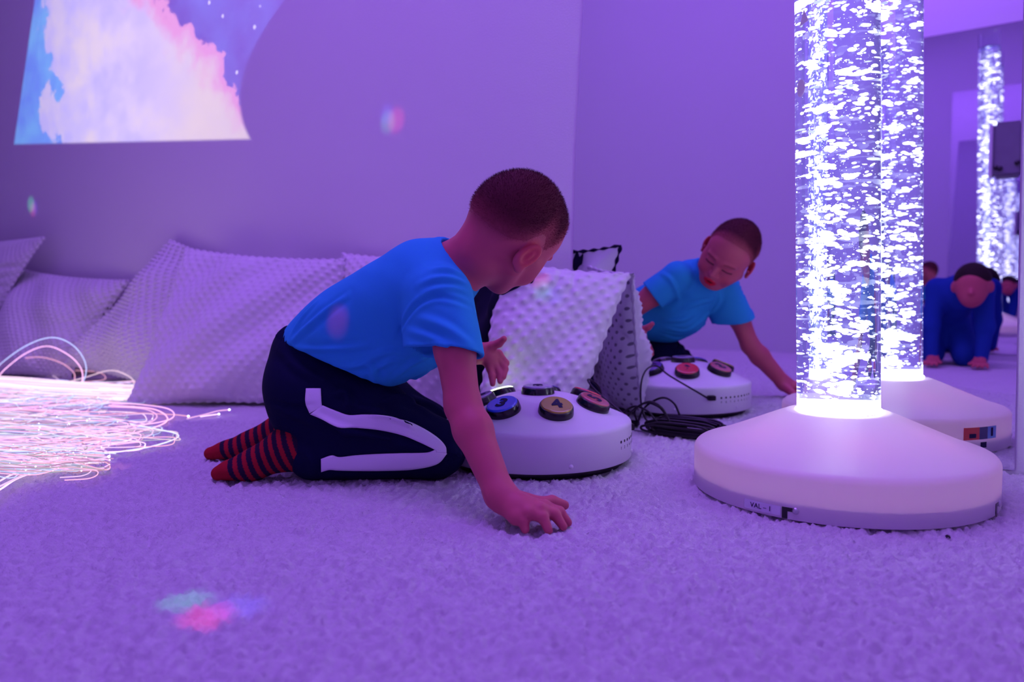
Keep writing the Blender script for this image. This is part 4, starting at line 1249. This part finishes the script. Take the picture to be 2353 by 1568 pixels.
def boy_shirt():
    f = Field((-0.50, 1.15, 0.10), (0.03, 1.64, 0.50), 0.0025)
    s = np.array([0.80, -0.33, 0.50]); s /= np.linalg.norm(s)
    lat = np.array([0.36, 0.93, 0.05]); lat -= s * (lat @ s); lat /= np.linalg.norm(lat); dp = np.cross(s, lat)
    M = np.stack([s, lat, dp])
    f.ell((-0.190, 1.378, 0.332), (0.135, 0.098, 0.092), M, 0.02)
    f.ell((-0.300, 1.432, 0.278), (0.150, 0.100, 0.090), M, 0.04)
    f.ell((-0.372, 1.470, 0.228), (0.098, 0.092, 0.070), M, 0.04)
    f.ell((-0.262, 1.415, 0.226), (0.085, 0.085, 0.060), None, 0.04)
    f.ell((-0.195, 1.395, 0.250), (0.085, 0.080, 0.055), None, 0.04)
    f.cap((-0.155, 1.345, 0.366), SHR + np.array([-0.005, 0, 0.0]), 0.058, 0.052, 0.03)
    f.cap((-0.155, 1.400, 0.372), SHL + np.array([-0.005, 0, 0.0]), 0.058, 0.050, 0.03)
    f.cap((-0.16, 1.365, 0.384), NECK + np.array([-0.008, 0.0, 0.0]), 0.050, 0.056, 0.03)
    hemR = SHR + (ELR - SHR) * 0.60; hemL = SHL + (ELL_ - SHL) * 0.52
    BK = np.array([-0.050, 0.026, -0.002])

    def sleeve(paths, hem, nh, inner):
        g_ = Field(f.lo, f.lo + f.h * (f.n - 1), f.h)
        for A, B, ra, rb in paths: g_.cap(A, B, ra, rb, 0.03)
        g_.half(hem, -nh, 0.003)
        for A, B, ra, rb in inner: g_.cap(A, B, ra, rb, 0.004, 'cut')
        return g_.F
    nh = np.array([-0.14, -0.30, -1.0]); nh /= np.linalg.norm(nh); dR = (ELR - SHR) / np.linalg.norm(ELR - SHR)
    hR = np.array([-0.120, 1.235, 0.2515])
    SR = sleeve([(SHR, hemR + dR * 0.05, 0.050, 0.050), (SHR + BK * 0.5, hemR + dR * 0.05 + BK, 0.048, 0.043)], hR, nh,
                [(hemR - dR * 0.02, hemR + dR * 0.08, 0.040, 0.046), (hemR - dR * 0.02 + BK, hemR + dR * 0.08 + BK, 0.033, 0.038), (hemR - dR * 0.02 + BK * 0.5, hemR + dR * 0.08 + BK * 0.5, 0.037, 0.042)])
    dL = (ELL_ - SHL) / np.linalg.norm(ELL_ - SHL)
    SL = sleeve([(SHL, hemL + dL * 0.05, 0.050, 0.052)], hemL, dL, [(hemL - dL * 0.03, hemL + dL * 0.06, 0.042, 0.047)])
    # hem
    f.half((-0.432, 1.49, 0.250), (0.40, 0.10, 0.91))
    for G_ in (SR, SL):
        k = 0.008; hh = np.clip(k - np.abs(f.F - G_), 0, None) / k
        f.F = (np.minimum(f.F, G_) - hh * hh * k * 0.25).astype(np.float32)
    # neck opening
    n0 = NECK + np.array([0.008, 0.002, 0.010]); dn = hp(0, -0.026, -0.05) - NECK; dn /= np.linalg.norm(dn)
    f.cap(n0 - dn * 0.045, n0 - dn * 0.03, 0.064, 0.058, 0.02)
    f.cap(n0 - dn * 0.002, n0 + dn * 0.09, 0.047, 0.066, 0.004, 'cut')
    # collar rib
    u = np.cross(dn, [0, 0, 1.0]); u /= np.linalg.norm(u); v = np.cross(dn, u)
    ring_ = [n0 + dn * 0.007 + (u * math.cos(t_) + v * math.sin(t_)) * 0.0525 for t_ in np.linspace(0, 2 * math.pi, 25)]
    f.chain(ring_, [0.0056] * 25, 0.008)
    V, Q = f.mesh(2)
    V = V + (value_noise(V[:, 0] * 1.5 + V[:, 2], V[:, 1] + 2 + V[:, 2] * 0.4, 0.05, 31) * 0.004)[:, None] * np.array([0.2, -0.9, 0.3])
    V = folds(V, Q, [
        ([(664, 790), (705, 752), (760, 706), (800, 680)], 0.006, 0.0045), ([(668, 800), (730, 803), (800, 800), (850, 792)], 0.005, 0.004),
        ([(676, 808), (730, 836), (800, 842), (860, 838)], 0.006, 0.003), ([(662, 782), (690, 735), (730, 690)], 0.005, 0.003),
        ([(1084, 706), (1045, 689), (1000, 682), (960, 700), (932, 735), (914, 775)], 0.0045, -0.0035),
        ([(1076, 655), (1040, 640), (1000, 640), (960, 655)], 0.006, 0.0035), ([(1080, 672), (1045, 662), (1005, 662), (970, 672)], 0.005, 0.003),
        ([(1066, 632), (1030, 618), (990, 618)], 0.006, 0.0035), ([(960, 730), (1000, 742), (1040, 762), (1085, 795)], 0.007, 0.0045),
        ([(935, 760), (985, 775), (1030, 800)], 0.006, 0.003), ([(930, 795), (1000, 792), (1085, 812)], 0.003, 0.0015),
        ([(925, 835), (900, 830), (870, 845), (830, 868)], 0.006, 0.003), ([(930, 815), (890, 812), (840, 830), (790, 850)], 0.007, 0.003),
        ([(1000, 812), (950, 835), (905, 870)], 0.006, 0.003), ([(860, 885), (858, 860), (845, 835)], 0.006, 0.0045),
        ([(690, 822), (740, 861), (800, 884), (860, 890)], 0.003, 0.0012)])
    V = folds(V, Q, [([(1500, 620), (1540, 640), (1560, 680), (1555, 700)], 0.007, 0.004), ([(1600, 720), (1570, 735), (1520, 735)], 0.007, 0.005),
                     ([(1620, 735), (1580, 760), (1530, 755)], 0.006, 0.004), ([(1660, 670), (1650, 700), (1610, 740)], 0.007, 0.004),
                     ([(1640, 690), (1600, 700), (1560, 715)], 0.006, 0.004), ([(1600, 765), (1560, 778), (1520, 770)], 0.006, 0.004)], mirrored=True)
    return V, Q


def folds(V, Q, lines, mirrored=False):
    # raise soft cloth ridges (or sew grooves) along lines lying on the surface
    bvh = BVHTree.FromPolygons([tuple(p) for p in V], [tuple(q) for q in Q])
    fn = np.cross(V[Q[:, 1]] - V[Q[:, 0]], V[Q[:, 2]] - V[Q[:, 0]])
    Nn = np.zeros_like(V)
    for j in range(4): np.add.at(Nn, Q[:, j], fn)
    Nn /= np.linalg.norm(Nn, axis=1)[:, None] + 1e-12
    D = np.zeros(len(V))
    for pts, wd, amp in lines:
        hit = []
        for x, y in spline(np.array(pts, float), 40):
            v = pray(x, y); o_ = EYE
            if mirrored:
                o_ = EYE + v * ((DW - EYE @ N) / (v @ N)); v = v - 2 * (v @ N) * N
            h = bvh.ray_cast(Vector(o_), Vector(v), 4.0)
            if h[0] is not None: hit.append(np.array(h[0]))
        if len(hit) < 5: continue
        H = np.array(hit); n = len(H)
        lo, hi = H.min(0) - 4 * wd, H.max(0) + 4 * wd
        sel = np.where(((V > lo) & (V < hi)).all(1))[0]
        d2 = ((V[sel][:, None] - H[None]) ** 2).sum(-1); j = d2.argmin(1); d = np.sqrt(d2[np.arange(len(sel)), j])
        tp = np.sin(np.clip(j / (n - 1), 0.02, 0.98) * math.pi) ** 0.6
        D[sel] += amp * tp * (np.exp(-(d / wd) ** 2) - 0.55 * np.exp(-((d - 1.9 * wd) / wd) ** 2))
    return V + Nn * D[:, None]


HPR, HPL = np.array([-0.388, 1.425, 0.165]), np.array([-0.388, 1.56, 0.165])
KNR, KNL = np.array([-0.142, 1.392, 0.056]), np.array([-0.190, 1.625, 0.056])


def boy_trousers():
    f = Field((-0.56, 1.28, -0.012), (-0.04, 1.72, 0.30), 0.0025)
    f.ell((-0.398, 1.492, 0.170), (0.088, 0.122, 0.098), None, 0.02)
    f.ell((-0.388, 1.485, 0.215), (0.075, 0.100, 0.065), None, 0.03)
    for hip, knee, ank, sd in ((HPR, KNR, np.array([-0.375, 1.400, 0.045]), -1), (HPL, KNL, np.array([-0.42, 1.575, 0.045]), 1)):
        mid = hip * 0.5 + knee * 0.5 + np.array([0, 0, 0.010])
        f.chain([hip, mid, knee], [0.078, 0.064, 0.052], 0.025)
        f.cap(knee, ank, 0.050, 0.046, 0.02)
        f.cap(knee + np.array([-0.02, 0, -0.012]), ank + np.array([0, 0, -0.004]), 0.042, 0.040, 0.012)
        f.cap(hip + np.array([-0.01, 0.0, -0.05]), mid + np.array([-0.04, 0, -0.035]), 0.055, 0.045, 0.03)
    # fabric folds
    for P in ([(-0.30, 1.345, 0.150), (-0.24, 1.335, 0.135), (-0.18, 1.34, 0.11)], [(-0.36, 1.35, 0.13), (-0.30, 1.335, 0.10), (-0.22, 1.335, 0.085)]):
        f.chain([np.array(p) for p in P], [0.002, 0.006, 0.002], 0.012)
    f.ell((-0.392, 1.480, 0.246), (0.070, 0.100, 0.052), None, 0.02)
    f.half((-0.43, 1.49, 0.284), (-0.36, -0.05, -0.93), 0.006)
    # waistband groove and ribbing
    V, Q = f.mesh(2)
    V[:, 2] = np.maximum(V[:, 2], -0.002)
    V = folds(V, Q, [([(640, 800), (690, 850), (760, 880)], 0.008, 0.004), ([(625, 925), (680, 935), (720, 928)], 0.004, -0.003), ([(625, 940), (690, 960), (740, 985)], 0.008, 0.004),
                     ([(760, 905), (790, 900), (800, 925), (780, 945)], 0.008, 0.005), ([(860, 930), (920, 915), (990, 930), (1040, 970)], 0.009, 0.005), ([(880, 900), (930, 915), (1000, 960)], 0.008, 0.004),
                     ([(1035, 1035), (1055, 1050), (1050, 1080)], 0.008, 0.005), ([(850, 1010), (930, 1022), (985, 1036)], 0.008, 0.004), ([(690, 1020), (715, 1060), (720, 1100)], 0.008, 0.004)])
    band = smoothstep(0.030, 0.024, -((V - np.array([-0.43, 1.49, 0.284])) @ np.array([0.36, 0.05, 0.93])))
    th = np.arctan2(V[:, 1] - 1.49, V[:, 0] + 0.41)
    out = V - np.array([-0.41, 1.49, 0]); out[:, 2] = 0; out /= np.linalg.norm(out, axis=1)[:, None] + 1e-9
    V = V + out * (band * (0.0018 * np.sin(th * 80)))[:, None]
    return V, Q


def boy_sock(A, B, C_, D_):
    # ankle A, heel B, ball C, toe tip D ; sole turned up and back
    lo = np.min([A, B, C_, D_], 0) - 0.07; hi = np.max([A, B, C_, D_], 0) + 0.07
    f = Field(lo, hi, 0.002)
    f.chain([A, B, C_, D_], [0.038, 0.0375, 0.0255, 0.0135], 0.018)
    f.cap(B + np.array([0, 0, 0.012]), C_, 0.030, 0.02, 0.02)
    f.ell(C_ * 0.6 + D_ * 0.4, (0.034, 0.030, 0.017), None, 0.014)
    V, Q = f.mesh(2)
    V[:, 2] = np.maximum(V[:, 2], -0.002)
    d_ = (A - D_); L = np.linalg.norm(d_); d_ /= L
    s = (V - D_) @ d_ + 0.12 * (V[:, 2] - 0.03)
    ph = (s - 0.028) / 0.0195
    st = (np.abs(ph - np.floor(ph) - 0.27) < 0.27) & (s > 0.026)
    heel = s > L + 0.012
    red, dk = np.array([0.36, 0.016, 0.028]), np.array([0.022, 0.012, 0.035])
    C = np.where((st & ~heel)[:, None], dk, red)
    return V, Q, C


def boy():
    t = empty('person', (-0.25, 1.45, 0.0), 'boy in blue t-shirt and striped socks kneeling on the carpet with one hand planted', 'person')
    V, Q, C = boy_body()
    link('body', mesh_np('body', V, Q, C), MT['skin'], t)
    V, Q, C = boy_hair()
    link('hair', mesh_np('hair', V, Q, C), MT['hair'], t)
    V, Q = boy_shirt()
    link('t_shirt', mesh_np('t_shirt', V, Q), MT['shirt'], t)
    V, Q = boy_trousers()
    tro = link('trousers', mesh_np('trousers', V, Q), MT['trouser'], t)
    # pale stripe sewn along the outer seam, folded at hip and knee
    bvh = BVHTree.FromPolygons([tuple(p) for p in V], [tuple(q) for q in Q])

    def onleg(x, y):
        v = pray(x, y); h = bvh.ray_cast(Vector(EYE), Vector(v), 4.0)
        if h[0] is None: return None
        return np.array(h[0]) - v * 0.0030
    bands = [([(703, 893), (702, 925), (712, 950)], [(737, 893), (739, 928), (741, 934)]),
             ([(741, 932), (770, 944), (800, 954), (835, 953), (870, 955), (905, 960), (950, 974), (985, 992), (1010, 1010), (1024, 1027), (1026, 1042)],
              [(713, 952), (735, 962), (774, 981), (806, 983), (850, 986), (885, 991), (925, 1001), (962, 1016), (985, 1027), (1000, 1035), (1002, 1040)]),
             ([(1000, 1034), (978, 1041), (920, 1042), (860, 1044), (815, 1047), (780, 1051), (762, 1047), (738, 1055)],
              [(1027, 1043), (1004, 1067), (950, 1079), (880, 1082), (815, 1082), (775, 1081), (757, 1080), (738, 1085)])]
    for A, B in bands:
        A, B = spline(np.array(A, float), 40), spline(np.array(B, float), 40)
        rows = []
        for i in range(40):
            row = [onleg(*(A[i] * (1 - u) + B[i] * u)) for u in np.linspace(0, 1, 7)]
            if any(r is None for r in row): continue
            rows.append(row)
        if len(rows) < 3: continue
        P = np.array(rows); n, m_ = P.shape[:2]
        idx = np.arange(n * m_).reshape(n, m_)
        F = np.stack([idx[:-1, :-1], idx[1:, :-1], idx[1:, 1:], idx[:-1, 1:]], -1).reshape(-1, 4)
        me = mesh_np('side_stripe', P.reshape(-1, 3), F)
        o = link('side_stripe', me, MT['stripe'], tro)
        md = o.modifiers.new('solid', 'SOLIDIFY'); md.thickness = 0.0022; md.offset = 0.0
    R1 = [np.array(p) for p in [(-0.385, 1.400, 0.050), (-0.418, 1.400, 0.056), (-0.490, 1.398, 0.026), (-0.552, 1.394, 0.012)]]
    R2 = [np.array(p) for p in [(-0.440, 1.575, 0.052), (-0.475, 1.573, 0.056), (-0.555, 1.570, 0.028), (-0.635, 1.566, 0.013)]]
    for R in (R1, R2):
        V, Q, C = boy_sock(*R)
        o = link('sock', mesh_np('sock', V, Q, C), MT['sock'], t)


boy()


# ------------------------------------------------------------------ unidentified crouching figure near the opposite mirror, seen only as a reflection
def crouching_figure():
    t = empty('person', RW(-0.24, 2.2, 0), 'figure in dark blue clothes crouching on hands and knees, seen only in the mirror', 'person')

    def P(e, dm, z): return RW((e + 0.225) * 0.88 - 0.272, dm - 0.03, z * 0.92)
    hipc, chest, neck = P(-0.31, 2.32, 0.21), P(-0.225, 2.17, 0.345), P(-0.175, 2.13, 0.40)
    f = Field(RW(-0.24, 2.25, 0) - np.array([0.45, 0.45, 0.01]), RW(-0.24, 2.25, 0) + np.array([0.45, 0.45, 0.58]), 0.005)
    f.chain([hipc, (hipc + chest) / 2 + Z1 * 0.02, chest], [0.085, 0.08, 0.082], 0.04)
    arms = []
    for s_ in (-1, 1):
        kn = P(-0.27 + 0.075 * s_, 2.20, 0.052); an = P(-0.30 + 0.08 * s_, 2.40, 0.045)
        f.chain([hipc + EX * 0.045 * s_, kn], [0.068, 0.05], 0.03); f.chain([kn, an], [0.048, 0.036], 0.02)
        f.cap(an, an - N * 0.08 - Z1 * 0.015, 0.034, 0.024, 0.02)
        sh = chest + EX * 0.085 * s_ + Z1 * 0.02; el = P(-0.225 + 0.115 * s_, 2.13, 0.19); wr = P(-0.225 + 0.105 * s_, 2.10, 0.045)
        arms.append((sh, el, wr))
        f.chain([chest, sh, el, wr], [0.06, 0.045, 0.036, 0.026], 0.02)
    f.cap(chest, neck, 0.06, 0.045, 0.03)
    V, Q = f.mesh(2); V[:, 2] = np.maximum(V[:, 2], 0.0)
    cl = mesh_np('clothes', V, Q)
    f = Field(RW(-0.24, 2.25, 0) - np.array([0.35, 0.35, 0.01]), RW(-0.24, 2.25, 0) + np.array([0.40, 0.40, 0.60]), 0.0045)
    hd = P(-0.165, 2.075, 0.375)
    f.cap(chest, neck, 0.05, 0.038, 0.02); f.cap(neck, hd, 0.038, 0.045, 0.03)
    f.ell(hd + Z1 * 0.012, (0.066, 0.070, 0.080), None, 0.02); f.ell(hd + N * 0.03 - Z1 * 0.045, (0.042, 0.042, 0.042), None, 0.03)
    f.cap(hd + N * 0.066 - Z1 * 0.012, hd + N * 0.078 - Z1 * 0.026, 0.007, 0.010, 0.01)
    for s_, (sh, el, wr) in zip((-1, 1), arms):
        f.ell(hd + EX * 0.068 * s_, (0.010, 0.014, 0.024), None, 0.008)
        pl = wr + N * 0.035 - Z1 * 0.02
        f.chain([chest, sh, el, wr], [0.04, 0.032, 0.026, 0.020], 0.02)
        f.cap(wr, pl, 0.020, 0.017, 0.012)
        for k in range(4):
            f.chain([pl + EX * (k - 1.5) * 0.011, pl + N * 0.03 + EX * (k - 1.5) * 0.015, pl + N * 0.05 - Z1 * 0.010 + EX * (k - 1.5) * 0.018], [0.009, 0.0075, 0.006], 0.005)
        f.chain([wr - EX * 0.015 * s_, pl - EX * 0.03 * s_, pl + N * 0.02 - EX * 0.04 * s_], [0.012, 0.009, 0.007], 0.008)
    V, Q = f.mesh(2); V[:, 2] = np.maximum(V[:, 2], 0.0)
    link('body', mesh_np('body', V, Q, np.tile(np.array([0.56, 0.105, 0.135]), (len(V), 1))), MT['skin'], t)
    link('clothes', cl, MT['figure_blue'], t)
    f = Field(hd - 0.14, hd + 0.15, 0.005)
    f.ell(hd + Z1 * 0.022 - N * 0.008, (0.071, 0.074, 0.082), None, 0.02)
    f.half(hd + Z1 * 0.02 + N * 0.02, np.array([0.2 * N[0], 0.2 * N[1], 0.9]), 0.01)
    V, Q = f.mesh(2)
    link('hair', mesh_np('hair', V, Q, np.tile(np.array([0.03, 0.018, 0.016]), (len(V), 1))), MT['hair'], t)


crouching_figure()


# ------------------------------------------------------------------ unidentified dark box by the opposite mirror
bx = empty('wall_box', RW(-0.13, 2.45, 0.84), 'dark box with a pale side mounted on the opposite mirror, seen only as a reflection', 'fixture')
slab('cabinet', RW(-0.180, DW - DO - 0.006, 0.845), EX * 0.115, N * 0.055, Z1 * 0.245, MT['grey'], bx, 0.012)
slab('side_panel', RW(-0.196, DW - DO - 0.006, 0.85), EX * 0.015, N * 0.052, Z1 * 0.235, MT['box_white'], bx, 0.004)
for e_, z_ in ((-0.165, 0.865), (-0.150, 0.86), (-0.085, 0.88)):
    d_ = N
    lathe('knob', [(0.0, 0.012), (0.009, 0.012), (0.011, 0.009), (0.011, 0.0)], MT['black'], bx, 20, d_, RW(e_, DW - DO - 0.061, z_ + 0.02))
